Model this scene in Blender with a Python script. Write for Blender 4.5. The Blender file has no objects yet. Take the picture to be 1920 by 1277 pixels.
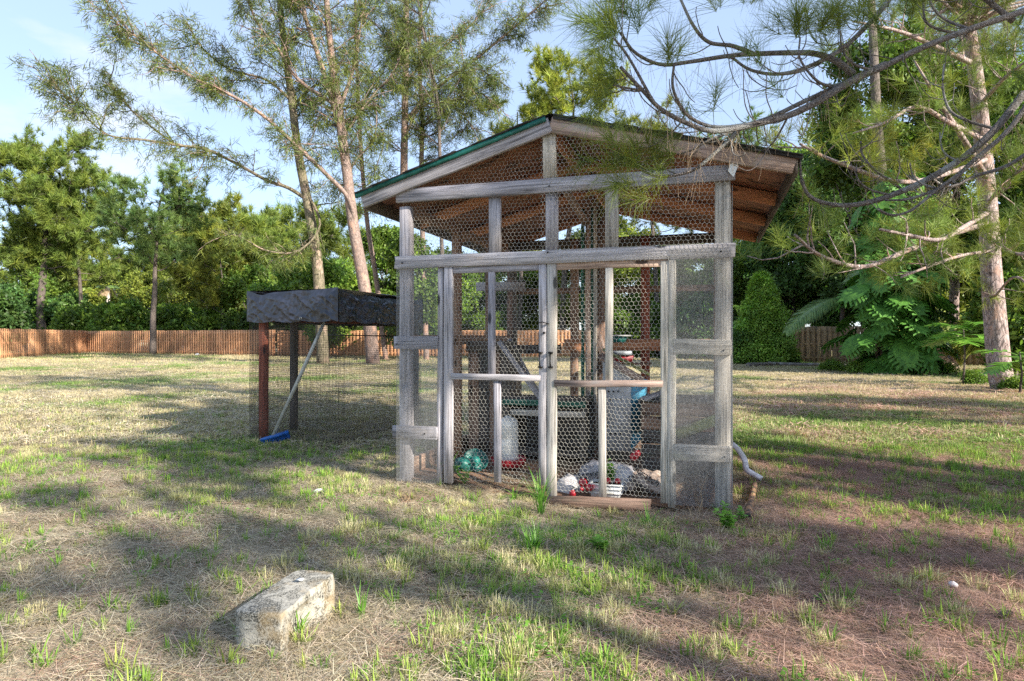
import bpy, math, random
import numpy as np
from mathutils import Vector, Matrix, Euler

# ------------------------------------------------------------------ camera, sky, sun, exposure
S = bpy.context.scene
C = S.collection
H = 1.3            # camera height
F = 1200.0         # focal length in photo pixels (1920 wide)
HZ = 632.0         # row of the horizon
cam = bpy.data.cameras.new('camera'); camo = bpy.data.objects.new('camera', cam); C.objects.link(camo)
camo.location = (0, 0, H); camo.rotation_euler = (math.pi/2, 0, 0)
cam.sensor_width = 36; cam.lens = 36*F/1920; cam.shift_y = -6.5/1920
cam.clip_start = 0.05; cam.clip_end = 3000
S.camera = camo

SUN_EL = 29.0
SUN_AZ = math.degrees(math.atan2(1.68, -1.30))     # clockwise from +Y
SKY = 0.135
SUNP = 2.45
EXPOSURE = 2.3
w = bpy.data.worlds.new('World'); S.world = w; w.use_nodes = True
nt = w.node_tree; nt.nodes.clear()
wo = nt.nodes.new('ShaderNodeOutputWorld'); bg = nt.nodes.new('ShaderNodeBackground'); bg.inputs[1].default_value = SKY
sk = nt.nodes.new('ShaderNodeTexSky'); sk.sky_type = 'NISHITA'; sk.sun_disc = False
sk.sun_elevation = math.radians(SUN_EL); sk.sun_rotation = math.radians(SUN_AZ)
sk.air_density = 0.9; sk.dust_density = 0.4; sk.ozone_density = 1.2
tc = nt.nodes.new('ShaderNodeTexCoord'); mp = nt.nodes.new('ShaderNodeMapping'); mp.inputs['Scale'].default_value = (1.0, 1.0, 2.6)
mp.inputs['Location'].default_value = (0.35, 0.2, 0.1)
nz = nt.nodes.new('ShaderNodeTexNoise'); nz.inputs['Scale'].default_value = 3.2; nz.inputs['Detail'].default_value = 7; nz.inputs['Roughness'].default_value = .55
cr = nt.nodes.new('ShaderNodeValToRGB'); cr.color_ramp.elements[0].position = .57; cr.color_ramp.elements[1].position = .80
mx = nt.nodes.new('ShaderNodeMix'); mx.data_type = 'RGBA'; mx.inputs[7].default_value = (1.75, 1.75, 1.85, 1)
veil = nt.nodes.new('ShaderNodeMix'); veil.data_type = 'RGBA'; veil.inputs[0].default_value = .80; veil.inputs[7].default_value = (.80, 1.0, 1.38, 1)
nt.links.new(tc.outputs['Generated'], mp.inputs[0]); nt.links.new(mp.outputs[0], nz.inputs['Vector'])
nt.links.new(nz.outputs[0], cr.inputs[0]); nt.links.new(cr.outputs[0], mx.inputs[0])
nt.links.new(sk.outputs[0], veil.inputs[6]); nt.links.new(veil.outputs[2], mx.inputs[6]); nt.links.new(mx.outputs[2], bg.inputs[0]); nt.links.new(bg.outputs[0], wo.inputs[0])
sl = bpy.data.lights.new('sun', 'SUN'); sl.energy = SUNP; sl.angle = math.radians(0.6); sl.color = (1.0, .92, .80)
so = bpy.data.objects.new('sun', sl); C.objects.link(so)
_az = math.radians(SUN_AZ); _el = math.radians(SUN_EL)
TOSUN = Vector((math.sin(_az)*math.cos(_el), math.cos(_az)*math.cos(_el), math.sin(_el)))
so.rotation_euler = TOSUN.to_track_quat('Z', 'Y').to_euler(); so.location = (10, -8, 20)
S.view_settings.view_transform = 'Standard'; S.view_settings.look = 'None'
S.view_settings.exposure = EXPOSURE; S.view_settings.gamma = 1; S.view_settings.use_curve_mapping = False
S.render.engine = 'CYCLES'
S.cycles.max_bounces = 8; S.cycles.diffuse_bounces = 5; S.cycles.transmission_bounces = 4; S.cycles.transparent_max_bounces = 8
S.cycles.use_denoising = False
R = random.Random(7)
rng = np.random.default_rng(11)

# ------------------------------------------------------------------ helpers
def P(px, py, Y):
    """photo pixel -> point at depth Y"""
    return np.array(((px-960)/F*Y, Y, H+(HZ-py)/F*Y))

def vnoise(x, y, s, seed=0):
    x = np.asarray(x, float)/s; y = np.asarray(y, float)/s
    xi = np.floor(x).astype(np.int64); yi = np.floor(y).astype(np.int64)
    fx = x-xi; fy = y-yi; fx = fx*fx*(3-2*fx); fy = fy*fy*(3-2*fy)
    def h(a, b):
        n = (a*374761393+b*668265263+seed*69069+12345) & 0x7fffffff
        n = ((n ^ (n >> 13))*1274126177) & 0x7fffffff
        return ((n ^ (n >> 16)) & 0xffff)/65535.0
    return (h(xi, yi)*(1-fx)+h(xi+1, yi)*fx)*(1-fy)+(h(xi, yi+1)*(1-fx)+h(xi+1, yi+1)*fx)*fy
def fnoise(x, y, s, seed=0):
    return .55*vnoise(x, y, s, seed)+.28*vnoise(x, y, s/2.1, seed+7)+.17*vnoise(x, y, s/4.7, seed+13)
def gz(x, y):
    """height of the ground"""
    x = np.asarray(x, float); y = np.asarray(y, float)
    return (fnoise(x, y, 2.6, 3)-.5)*.07+(vnoise(x, y, .5, 9)-.5)*.018-.10*np.exp(-((x-.6)/1.0)**2-((y-4.95)/.65)**2)

class MB:
    def __init__(s): s.v = []; s.q = []; s.t = []; s.n = 0; s.qm = []; s.tm = []
    def add(s, v, q=None, t=None, m=0):
        v = np.asarray(v, float).reshape(-1, 3)
        if q is not None and len(q): q = np.asarray(q, int).reshape(-1, 4); s.q.append(q+s.n); s.qm.append(np.full(len(q), m))
        if t is not None and len(t): t = np.asarray(t, int).reshape(-1, 3); s.t.append(t+s.n); s.tm.append(np.full(len(t), m))
        s.v.append(v); s.n += len(v); return s
    def box(s, c, d, rz=0, m=0):
        x, y, z = d[0]/2, d[1]/2, d[2]/2
        v = np.array([(-x,-y,-z),(x,-y,-z),(x,y,-z),(-x,y,-z),(-x,-y,z),(x,-y,z),(x,y,z),(-x,y,z)])
        if rz: v = v @ np.array(Matrix.Rotation(rz, 3, 'Z')).T
        return s.add(v+np.array(c), [(0,3,2,1),(4,5,6,7),(0,1,5,4),(1,2,6,5),(2,3,7,6),(3,0,4,7)], m=m)
    def tube(s, pts, r, n=6, cap=True, m=0):
        p = np.asarray(pts, float); k = len(p); r = np.broadcast_to(np.asarray(r, float), (k,))
        t = np.gradient(p, axis=0); t /= np.linalg.norm(t, axis=1)[:, None]+1e-9
        up = np.array((0, 0, 1.)) if abs(t[0][2]) < .9 else np.array((1., 0, 0))
        a = np.cross(t, up); a /= np.linalg.norm(a, axis=1)[:, None]+1e-9; b = np.cross(t, a)
        th = np.arange(n)*2*math.pi/n
        v = p[:, None]+r[:, None, None]*(a[:, None]*np.cos(th)[None, :, None]+b[:, None]*np.sin(th)[None, :, None])
        i = np.arange(k-1)[:, None]*n; j = np.arange(n)[None]; j2 = (j+1) % n
        q = np.stack([i+j, i+j2, i+n+j2, i+n+j], -1).reshape(-1, 4)
        v = v.reshape(-1, 3); tr = []
        if cap:
            v = np.vstack([v, p[0], p[-1]]); c0 = k*n
            tr = [(c0, (x+1) % n, x) for x in range(n)]+[(c0+1, (k-1)*n+x, (k-1)*n+(x+1) % n) for x in range(n)]
        return s.add(v, q, tr, m=m)
    def lathe(s, prof, c=(0,0,0), n=20, m=0):
        pr = np.asarray(prof, float); th = np.arange(n)*2*math.pi/n; k = len(pr)
        v = np.stack([pr[:, :1]*np.cos(th), pr[:, :1]*np.sin(th), np.repeat(pr[:, 1:], n, 1)], -1).reshape(-1, 3)+np.array(c)
        i = np.arange(k-1)[:, None]*n; j = np.arange(n)[None]; j2 = (j+1) % n
        return s.add(v, np.stack([i+j, i+j2, i+n+j2, i+n+j], -1).reshape(-1, 4), m=m)
    def wires(s, a, b, r, m=0):
        """3-sided prisms between arrays of end points"""
        a = np.asarray(a, float); b = np.asarray(b, float); t = b-a; t /= np.linalg.norm(t, axis=1)[:, None]+1e-9
        up = np.where(np.abs(t[:, 1:2]) < .9, np.array([[0, 1., 0]]), np.array([[1., 0, 0]]))
        u = np.cross(t, up); u /= np.linalg.norm(u, axis=1)[:, None]+1e-9; w_ = np.cross(t, u)
        o = [u*math.cos(x)*r+w_*math.sin(x)*r for x in (0, 2.094, 4.189)]
        v = np.stack([a+o[0], a+o[1], a+o[2], b+o[0], b+o[1], b+o[2]], 1).reshape(-1, 3)
        i = np.arange(len(a))[:, None]*6
        q = np.stack([i+np.array(x) for x in ((0,1,4,3),(1,2,5,4),(2,0,3,5))], 1).reshape(-1, 4)
        return s.add(v, q, m=m)
    def mesh(s, name, mats, smooth=False):
        me = bpy.data.meshes.new(name)
        v = np.vstack(s.v) if s.v else np.zeros((0, 3)); me.vertices.add(len(v)); me.vertices.foreach_set('co', v.ravel())
        q = np.vstack(s.q) if s.q else np.zeros((0, 4), int); t = np.vstack(s.t) if s.t else np.zeros((0, 3), int)
        li = np.concatenate([q.ravel(), t.ravel()]); me.loops.add(len(li)); me.loops.foreach_set('vertex_index', li)
        tot = np.concatenate([np.full(len(q), 4), np.full(len(t), 3)])
        st = np.concatenate([[0], np.cumsum(tot)[:-1]]) if len(tot) else np.zeros(0)
        me.polygons.add(len(tot)); me.polygons.foreach_set('loop_start', st.astype(int)); me.polygons.foreach_set('loop_total', tot)
        mi = np.concatenate((s.qm if s.qm else [np.zeros(0)])+(s.tm if s.tm else [np.zeros(0)])).astype(int)
        me.polygons.foreach_set('material_index', mi)
        if smooth: me.polygons.foreach_set('use_smooth', np.ones(len(tot), bool))
        for m in (mats if isinstance(mats, (list, tuple)) else [mats]): me.materials.append(m)
        me.update(calc_edges=True); return me
    def build(s, name, mats, parent=None, smooth=False, loc=None, rot=None):
        return link(name, s.mesh(name, mats, smooth), parent, loc, rot)

def link(name, me, parent=None, loc=None, rot=None):
    o = bpy.data.objects.new(name, me); C.objects.link(o)
    if parent: o.parent = parent
    if loc is not None: o.location = tuple(float(c) for c in loc)
    if rot is not None: o.rotation_euler = rot
    return o
def tag(o, label=None, cat=None, group=None, kind=None):
    if label: o['label'] = label
    if cat: o['category'] = cat
    if group: o['group'] = group
    if kind: o['kind'] = kind
    return o
def thing(name, label, cat, loc=(0, 0, 0), rz=0, group=None):
    o = bpy.data.objects.new(name, None); C.objects.link(o); o.empty_display_size = .1
    o.location = tuple(float(c) for c in loc); o.rotation_euler = (0, 0, rz); return tag(o, label, cat, group)

# ------------------------------------------------------------------ materials
def newmat(name):
    m = bpy.data.materials.new(name); m.use_nodes = True; t = m.node_tree
    return m, t, t.nodes['Principled BSDF']
def N(t, typ, **k):
    n = t.nodes.new(typ)
    for a, b in k.items():
        if a.startswith('i_'):
            key = a[2:]; key = int(key) if key.isdigit() else key.replace('_', ' ')
            n.inputs[key].default_value = b
        else: setattr(n, a, b)
    return n
def ramp(t, fac, stops):
    r = t.nodes.new('ShaderNodeValToRGB'); e = r.color_ramp.elements
    while len(e) < len(stops): e.new(.5)
    for x, (p, c) in zip(e, stops): x.position = p; x.color = (*c, 1) if len(c) == 3 else c
    t.links.new(fac, r.inputs[0]); return r.outputs[0]
def mixc(t, fac, a, b, mode='MIX'):
    m = t.nodes.new('ShaderNodeMix'); m.data_type = 'RGBA'; m.blend_type = mode
    for sock, val in ((m.inputs[0], fac), (m.inputs[6], a), (m.inputs[7], b)):
        if hasattr(val, 'is_linked'): t.links.new(val, sock)
        elif isinstance(val, (int, float)): sock.default_value = val
        else: sock.default_value = (*val, 1)
    return m.outputs[2]
def coords(t, scale, kind='Object', rnd=True):
    c = N(t, 'ShaderNodeTexCoord'); m = N(t, 'ShaderNodeMapping'); m.inputs['Scale'].default_value = scale
    t.links.new(c.outputs[kind], m.inputs[0])
    if rnd:
        oi = N(t, 'ShaderNodeObjectInfo'); mu = N(t, 'ShaderNodeVectorMath', operation='SCALE'); mu.inputs[0].default_value = (37, 61, 83)
        t.links.new(oi.outputs['Random'], mu.inputs['Scale']); t.links.new(mu.outputs[0], m.inputs['Location'])
    return m.outputs[0]
def noise(t, vec, scale, detail=4, rough=.6, dist=0):
    n = N(t, 'ShaderNodeTexNoise', i_Scale=scale, i_Detail=detail, i_Roughness=rough, i_Distortion=dist); t.links.new(vec, n.inputs['Vector']); return n.outputs[0]
def bump(t, b, h, st=.4, d=.01):
    n = N(t, 'ShaderNodeBump', i_Strength=st, i_Distance=d); t.links.new(h, n.inputs['Height']); t.links.new(n.outputs[0], b.inputs['Normal'])

def wood(name, light, mid, dark, stain=None, rough=.85, grain=1.0, stains=.5, paint=None):
    m, t, b = newmat(name); b.inputs['Roughness'].default_value = rough
    gv = coords(t, (1.6, 38, 38)); g = noise(t, gv, 1.0, 5, .65, .6)
    fine = noise(t, coords(t, (2.2, 75, 75)), 1.0, 5, .75)
    base = ramp(t, g, [(.30, dark), (.46, mid), (.66, light)])
    lines = ramp(t, fine, [(.38, (.25,)*3), (.5, (1,)*3)])
    col = mixc(t, .75*grain, base, lines, 'MULTIPLY')
    bl = noise(t, coords(t, (3, 9, 9)), 1.0, 4, .6)
    if stain is not None: col = mixc(t, ramp(t, bl, [(stains, (0,)*3), (stains+.16, (1,)*3)]), col, stain)
    big = noise(t, coords(t, (1.2, 4, 4)), 1.0, 3)
    col = mixc(t, .8, col, ramp(t, big, [(.3, (.66, .64, .62)), (.65, (1.12, 1.1, 1.12))]), 'MULTIPLY')
    vo = N(t, 'ShaderNodeTexVoronoi', i_Scale=1.0); t.links.new(coords(t, (2.3, 7, 7)), vo.inputs['Vector'])
    col = mixc(t, ramp(t, vo.outputs['Distance'], [(.10, (1,)*3), (.15, (0,)*3)]), col, tuple(c*.35 for c in dark))
    oi = N(t, 'ShaderNodeObjectInfo'); col = mixc(t, 1.0, col, ramp(t, oi.outputs['Random'], [(0, (.74, .74, .77)), (.5, (1, .98, .96)), (1, (1.14, 1.12, 1.08))]), 'MULTIPLY')
    t.links.new(col, b.inputs['Base Color'])
    bump(t, b, mixc(t, .5, g, fine), .75, .006); return m
WGREY = wood('wood_grey', (.54, .53, .56), (.39, .38, .405), (.15, .145, .155), (.36, .31, .26), stains=.58)
WPALE = wood('wood_pale', (.70, .67, .59), (.53, .50, .44), (.23, .215, .175), (.42, .43, .30), stains=.60)
WTAN = wood('wood_tan', (.60, .45, .36), (.45, .33, .26), (.20, .13, .10), (.42, .40, .37), stains=.55)
WBROWN = wood('wood_brown', (.42, .29, .21), (.30, .195, .14), (.12, .075, .05), (.15, .14, .10), stains=.58)
WDARK = wood('wood_dark', (.21, .18, .155), (.14, .12, .10), (.05, .043, .036), (.11, .12, .085), stains=.55)
WRAFT = wood('wood_rafter', (.76, .40, .22), (.66, .31, .16), (.40, .17, .09), (.50, .24, .13), grain=.6)
WSHEATH = wood('wood_sheathing', (.48, .23, .13), (.38, .175, .10), (.12, .05, .03), (.018, .015, .013), grain=.6, stains=.52)
WRED = wood('wood_red', (.42, .13, .07), (.30, .085, .05), (.12, .035, .025), (.20, .09, .06), stains=.6)
WGREEN = wood('wood_green_paint', (.06, .25, .17), (.04, .17, .12), (.02, .07, .05), (.20, .22, .16), stains=.62)
WMOSS = wood('wood_mossy', (.42, .44, .18), (.28, .30, .12), (.10, .10, .05), (.36, .31, .22), stains=.55)
FENCEW = wood('fence_orange', (.76, .44, .24), (.68, .36, .18), (.44, .20, .10), (.54, .26, .14), grain=.5, stains=.58)
FENCEB = wood('fence_tan', (.46, .33, .19), (.34, .24, .14), (.15, .10, .06), (.20, .19, .12), stains=.55)

def plain(name, col, rough=.6, metal=0, var=.25, scale=14, bmp=.15, col2=None, p=(.45, .62)):
    m, t, b = newmat(name); b.inputs['Roughness'].default_value = rough; b.inputs['Metallic'].default_value = metal
    n = noise(t, coords(t, (1, 1, 1)), scale, 5, .65)
    c2 = col2 if col2 is not None else tuple(c*(1-var*1.6) for c in col)
    t.links.new(ramp(t, n, [(p[0], c2), (p[1], col)]), b.inputs['Base Color'])
    if bmp: bump(t, b, n, bmp, .01)
    return m
WIRE = plain('galvanised_wire', (.74, .71, .62), .5, .15, bmp=0, scale=60)
WIREG = plain('grey_wire', (.50, .50, .49), .5, .3, bmp=0, scale=60)
WIRED = plain('dark_wire', (.10, .085, .075), .6, .3, bmp=0, scale=60)
BLACK = plain('black_iron', (.02, .018, .017), .5, .5)
SHING = plain('asphalt_shingle', (.05, .05, .048), .95, col2=(.025, .025, .025), scale=80, bmp=.6)
TRIM = plain('green_trim', (.015, .16, .125), .5, .2)
TRIMB = plain('dark_trim', (.03, .028, .026), .8)
PLW = plain('white_plastic', (.80, .80, .76), .45, var=.12, scale=9)
PLWG = plain('dirty_white_plastic', (.66, .67, .66), .5, col2=(.40, .39, .35), scale=7, p=(.36, .5))
PLR = plain('red_plastic', (.62, .02, .035), .4, col2=(.34, .02, .03))
PLT = plain('teal_plastic', (.02, .24, .20), .4, col2=(.012, .11, .095))
PLB = plain('blue_plastic', (.02, .14, .50), .45)
BLUEP = plain('blue_paint', (.09, .38, .56), .55, col2=(.06, .24, .36))
METALP = plain('perforated_metal', (.74, .75, .77), .5, .05, col2=(.55, .55, .56), scale=6)
HOLE = plain('hole_black', (.008, .008, .008), .9, bmp=0)
SACK = plain('feed_sack', (.58, .56, .57), .55, col2=(.32, .30, .30), scale=7, p=(.38, .55), bmp=.5)
SACKB = plain('feed_sack_brown', (.50, .40, .33), .6, col2=(.30, .22, .17), scale=8, p=(.4, .55), bmp=.5)
INK = plain('black_ink', (.03, .028, .028), .7, bmp=0)
RUST = plain('rusty_pipe', (.36, .20, .11), .9, col2=(.06, .045, .035), scale=22, p=(.42, .56), bmp=.6)
PIPEW = plain('white_pipe', (.74, .68, .70), .5, col2=(.50, .46, .45))
REDTUB = plain('red_tub', (.45, .04, .05), .5)
GREYL = plain('grey_lid', (.36, .40, .45), .5)
SOILM = plain('soil', (.09, .055, .035), 1, bmp=.5)
LITTER = plain('coop_floor_litter', (.26, .15, .09), 1, col2=(.10, .055, .035), scale=30, p=(.36, .6), bmp=.7)
BROOMH = plain('broom_handle', (.50, .49, .42), .7, col2=(.36, .35, .30))
BARKP = None
def bark(name, c1, c2, c3, sc=(5, 5, 1.3), k=1.0, spot=None):
    m, t, b = newmat(name); b.inputs['Roughness'].default_value = .95
    v = coords(t, sc); n = noise(t, v, 3.2*k, 6, .7, .4)
    vo = N(t, 'ShaderNodeTexVoronoi', feature='DISTANCE_TO_EDGE', i_Scale=3.0*k); t.links.new(v, vo.inputs['Vector'])
    col = ramp(t, n, [(.34, c3), (.5, c2), (.64, c1)])
    col = mixc(t, ramp(t, vo.outputs[0], [(.0, (1,)*3), (.07, (0,)*3)]), col, tuple(x*.4 for x in c3))
    if spot: col = mixc(t, ramp(t, noise(t, coords(t, (1, 1, .6)), 3.3, 4, .6), [(.54, (0,)*3), (.62, (1,)*3)]), col, spot)
    t.links.new(col, b.inputs['Base Color']); bump(t, b, mixc(t, .5, n, vo.outputs[0]), 1.0, .03); return m
BARKPINE = bark('bark_pine', (.50, .42, .40), (.34, .26, .24), (.12, .085, .075), (4, 4, 1.5), 1.2, (.37, .24, .19))
BARKCAS = bark('bark_casuarina', (.42, .32, .28), (.27, .195, .165), (.10, .075, .06), (6, 6, 1.6), 1.6, (.38, .24, .18))
BARKMOSS = bark('bark_mossy', (.30, .25, .19), (.19, .165, .10), (.075, .065, .045), (6, 6, 1.5), 1.0, (.34, .25, .19))
BARKDK = bark('bark_dark', (.20, .165, .14), (.13, .105, .09), (.05, .04, .034), (6, 6, 2))
BARKTW = bark('bark_twig', (.34, .305, .285), (.19, .165, .15), (.06, .05, .045), (18, 18, 18), 1.3, (.32, .32, .30))
BARKPALM = bark('bark_palm', (.40, .31, .24), (.28, .20, .15), (.12, .085, .06), (2, 2, 9), 1.0)

def leafmat(name, trans=.35, rough=.55, spec=.3):
    """colour comes from each instance; the blades of one clump vary through 'shade'"""
    m, t, b = newmat(name)
    a = N(t, 'ShaderNodeAttribute', attribute_type='INSTANCER', attribute_name='col')
    s = N(t, 'ShaderNodeAttribute', attribute_type='GEOMETRY', attribute_name='shade')
    col = mixc(t, 1.0, a.outputs['Color'], s.outputs['Color'], 'MULTIPLY')
    t.links.new(col, b.inputs['Base Color']); b.inputs['Roughness'].default_value = rough
    b.inputs['Specular IOR Level'].default_value = spec
    tr = N(t, 'ShaderNodeBsdfTranslucent'); mxs = N(t, 'ShaderNodeMixShader'); mxs.inputs[0].default_value = trans
    br = mixc(t, 1.0, col, (1.25, 1.3, .7), 'MULTIPLY'); t.links.new(br, tr.inputs[0])
    t.links.new(b.outputs[0], mxs.inputs[1]); t.links.new(tr.outputs[0], mxs.inputs[2])
    t.links.new(mxs.outputs[0], t.nodes['Material Output'].inputs[0]); return m
LEAF = leafmat('leaf', .38, .5, .35)
NEEDLE = leafmat('needle', .25, .5, .3)
BLADE = leafmat('grass_blade', .25, .7, .15)
def leafsolid(name, c1, c2, trans=.25, rough=.4):
    m, t, b = newmat(name)
    col = ramp(t, noise(t, coords(t, (1, 1, 1)), 6, 3), [(.4, c1), (.6, c2)])
    t.links.new(col, b.inputs['Base Color']); b.inputs['Roughness'].default_value = rough
    tr = N(t, 'ShaderNodeBsdfTranslucent'); mxs = N(t, 'ShaderNodeMixShader'); mxs.inputs[0].default_value = trans
    t.links.new(col, tr.inputs[0]); t.links.new(b.outputs[0], mxs.inputs[1]); t.links.new(tr.outputs[0], mxs.inputs[2])
    t.links.new(mxs.outputs[0], t.nodes['Material Output'].inputs[0]); return m
MONST = leafsolid('monstera_leaf', (.055, .17, .02), (.11, .28, .035), rough=.6)
FROND = leafsolid('palm_frond_green', (.10, .20, .05), (.20, .30, .08))
FRONDY = leafsolid('palm_frond_yellow', (.22, .30, .05), (.36, .40, .10))
FRONDD = leafsolid('palm_frond_dry', (.34, .24, .14), (.44, .33, .22))
WEED = leafsolid('weed_leaf', (.10, .26, .03), (.20, .40, .05))

# ------------------------------------------------------------------ scatter by geometry nodes (self-contained: prototypes and points live in one mesh)
_groups = {}
def scatter_group(K):
    if K in _groups: return _groups[K]
    g = bpy.data.node_groups.new('scatter_%d' % K, 'GeometryNodeTree')
    g.interface.new_socket('Geometry', in_out='INPUT', socket_type='NodeSocketGeometry')
    g.interface.new_socket('Geometry', in_out='OUTPUT', socket_type='NodeSocketGeometry')
    gi = g.nodes.new('NodeGroupInput'); go = g.nodes.new('NodeGroupOutput'); jn = g.nodes.new('GeometryNodeJoinGeometry')
    na = g.nodes.new('GeometryNodeInputNamedAttribute'); na.data_type = 'INT'; na.inputs[0].default_value = 'pid'
    ro = g.nodes.new('GeometryNodeInputNamedAttribute'); ro.data_type = 'FLOAT_VECTOR'; ro.inputs[0].default_value = 'rot'
    sc = g.nodes.new('GeometryNodeInputNamedAttribute'); sc.data_type = 'FLOAT_VECTOR'; sc.inputs[0].default_value = 'scl'
    for k in range(K):
        def sep(val):
            c = g.nodes.new('FunctionNodeCompare'); c.data_type = 'INT'; c.operation = 'EQUAL'
            ia = [i for i in c.inputs if i.type == 'INT']; g.links.new(na.outputs[0], ia[0]); ia[1].default_value = val
            s = g.nodes.new('GeometryNodeSeparateGeometry'); s.domain = 'POINT'
            g.links.new(gi.outputs[0], s.inputs[0]); g.links.new(c.outputs[0], s.inputs[1]); return s.outputs[0]
        ip = g.nodes.new('GeometryNodeInstanceOnPoints')
        g.links.new(sep(100+k), ip.inputs['Points']); g.links.new(sep(k), ip.inputs['Instance'])
        g.links.new(ro.outputs[0], ip.inputs['Rotation']); g.links.new(sc.outputs[0], ip.inputs['Scale'])
        g.links.new(ip.outputs[0], jn.inputs[0])
    g.links.new(jn.outputs[0], go.inputs[0]); _groups[K] = g; return g

class Proto:
    """a small clump mesh with per-vertex shade"""
    def __init__(s): s.v = []; s.f = []; s.sh = []; s.n = 0
    def poly(s, v, faces, sh):
        s.v.append(np.asarray(v, float)); s.f += [tuple(i+s.n for i in f) for f in faces]
        sh = np.asarray(sh, float); s.sh.append(np.broadcast_to(sh, (len(v), 3))); s.n += len(v)
    def strip(s, p0, d, L, wd, droop, segs, sh, side=None, tip=0.15):
        d = np.array(d, float); d /= np.linalg.norm(d)+1e-9; p = np.array(p0, float)
        if side is None:
            side = np.cross(d, rng.normal(size=3))
        side = side/(np.linalg.norm(side)+1e-9); pts = [p.copy()]
        for i in range(segs):
            p = p+d*L/segs; d = d+np.array((0, 0, -droop)); d /= np.linalg.norm(d); pts.append(p.copy())
        v = []; 
        for i, q in enumerate(pts):
            wv = wd*(1-(1-tip)*(i/segs)**1.5)/2
            v += [q-side*wv, q+side*wv]
        s.poly(v, [(2*i, 2*i+1, 2*i+3, 2*i+2) for i in range(segs)], sh)
def rot_to(dirs, spin):
    """euler angles that take +Z to each direction"""
    d = np.asarray(dirs, float); d = d/(np.linalg.norm(d, axis=1)[:, None]+1e-9)
    th = np.arccos(np.clip(d[:, 2], -1, 1)); ph = np.arctan2(d[:, 1], d[:, 0])
    c1, s1, c2, s2, c3, s3 = np.cos(ph), np.sin(ph), np.cos(th), np.sin(th), np.cos(spin), np.sin(spin)
    r00 = c1*c2*c3-s1*s3; r10 = s1*c2*c3+c1*s3; r20 = -s2*c3; r21 = s2*s3; r22 = c2
    return np.stack([np.arctan2(r21, r22), np.arcsin(np.clip(-r20, -1, 1)), np.arctan2(r10, r00)], 1)
def scatter(name, protos, mats, pos, rot, scl, col, pid, parent=None, **tags):
    nv = sum(p.n for p in protos); npt = len(pos)
    V = np.vstack([np.vstack(p.v) for p in protos]+[np.asarray(pos, float)])
    me = bpy.data.meshes.new(name); me.vertices.add(nv+npt); me.vertices.foreach_set('co', V.ravel())
    fs = []; off = 0; pa = []
    for k, p in enumerate(protos): fs += [tuple(i+off for i in f) for f in p.f]; pa += [k]*p.n; off += p.n
    tot = np.array([len(f) for f in fs]); li = np.array([i for f in fs for i in f])
    me.loops.add(len(li)); me.loops.foreach_set('vertex_index', li); me.polygons.add(len(fs))
    me.polygons.foreach_set('loop_start', np.concatenate([[0], np.cumsum(tot)[:-1]]).astype(int)); me.polygons.foreach_set('loop_total', tot)
    me.update(calc_edges=True)
    def at(n, ty, d, key):
        a = me.attributes.new(n, ty, 'POINT'); a.data.foreach_set(key, d.ravel())
    at('pid', 'INT', np.concatenate([np.array(pa), 100+np.asarray(pid)]).astype(np.int32), 'value')
    z3 = np.zeros((nv, 3)); scl = np.asarray(scl, float)
    if scl.ndim == 1: scl = np.repeat(scl[:, None], 3, 1)
    at('rot', 'FLOAT_VECTOR', np.vstack([z3, rot]), 'vector'); at('scl', 'FLOAT_VECTOR', np.vstack([z3, scl]), 'vector')
    at('col', 'FLOAT_VECTOR', np.vstack([z3, col]), 'vector')
    at('shade', 'FLOAT_VECTOR', np.vstack([np.vstack(p.sh) for p in protos]+[np.ones((npt, 3))]), 'vector')
    me.materials.append(mats)
    o = link(name, me, parent); md = o.modifiers.new('scatter', 'NODES'); md.node_group = scatter_group(len(protos))
    tag(o, **tags); return o

def rsh(lo=.65, hi=1.3):
    s = R.uniform(lo, hi); return (s*R.uniform(.92, 1.08), s, s*R.uniform(.9, 1.1))
def pine_tuft(n, L, wd, segs, droop, stem=.12, up=.15):
    p = Proto()
    for i in range(n):
        a = R.uniform(0, 6.283); e = R.uniform(up, 1.45); zz = R.uniform(0, stem)
        d = (math.cos(a)*math.sin(e), math.sin(a)*math.sin(e), math.cos(e))
        p.strip((0, 0, zz), d, L*R.uniform(.7, 1.1), wd, droop*R.uniform(.5, 1.3), segs, rsh(.6, 1.35))
    return p
def wisp(n, L, wd, spread):
    """hanging branchlets of a casuarina"""
    p = Proto()
    for i in range(n):
        a = R.uniform(0, 6.283); e = R.uniform(.1, 1.2)
        d = (math.cos(a)*math.sin(e)*.8, math.sin(a)*math.sin(e)*.8, math.cos(e))
        o = (R.uniform(-spread, spread), R.uniform(-spread, spread), R.uniform(0, spread*1.6))
        p.strip(o, d, L*R.uniform(.5, 1.1), wd, R.uniform(.05, .5), 2, rsh(.6, 1.35))
    return p
def leaf_clump(n, rad, L, wd, flat=.7):
    p = Proto()
    for i in range(n):
        v = rng.normal(size=3); v /= np.linalg.norm(v); c = v*rad*R.uniform(.25, 1)**.6; c[2] *= flat
        d = rng.normal(size=3)+v*.8+np.array((0, 0, -.3)); d /= np.linalg.norm(d)
        s_ = np.cross(d, rng.normal(size=3)*.5+np.array((0, 0, 1.))); s_ /= np.linalg.norm(s_)+1e-9
        l = L*R.uniform(.6, 1.15); ww = wd*R.uniform(.7, 1.1)
        p.poly([c, c+d*l*.5+s_*ww/2, c+d*l, c+d*l*.5-s_*ww/2], [(0, 1, 2, 3)], rsh(.6, 1.35))
    return p
PT_NEAR = [pine_tuft(62, .25, .0026, 3, .10), pine_tuft(50, .23, .0026, 3, .16)]
PT_MID = [pine_tuft(60, .30, .0062, 2, .10, .25), pine_tuft(50, .28, .0062, 2, .2, .25)]
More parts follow.
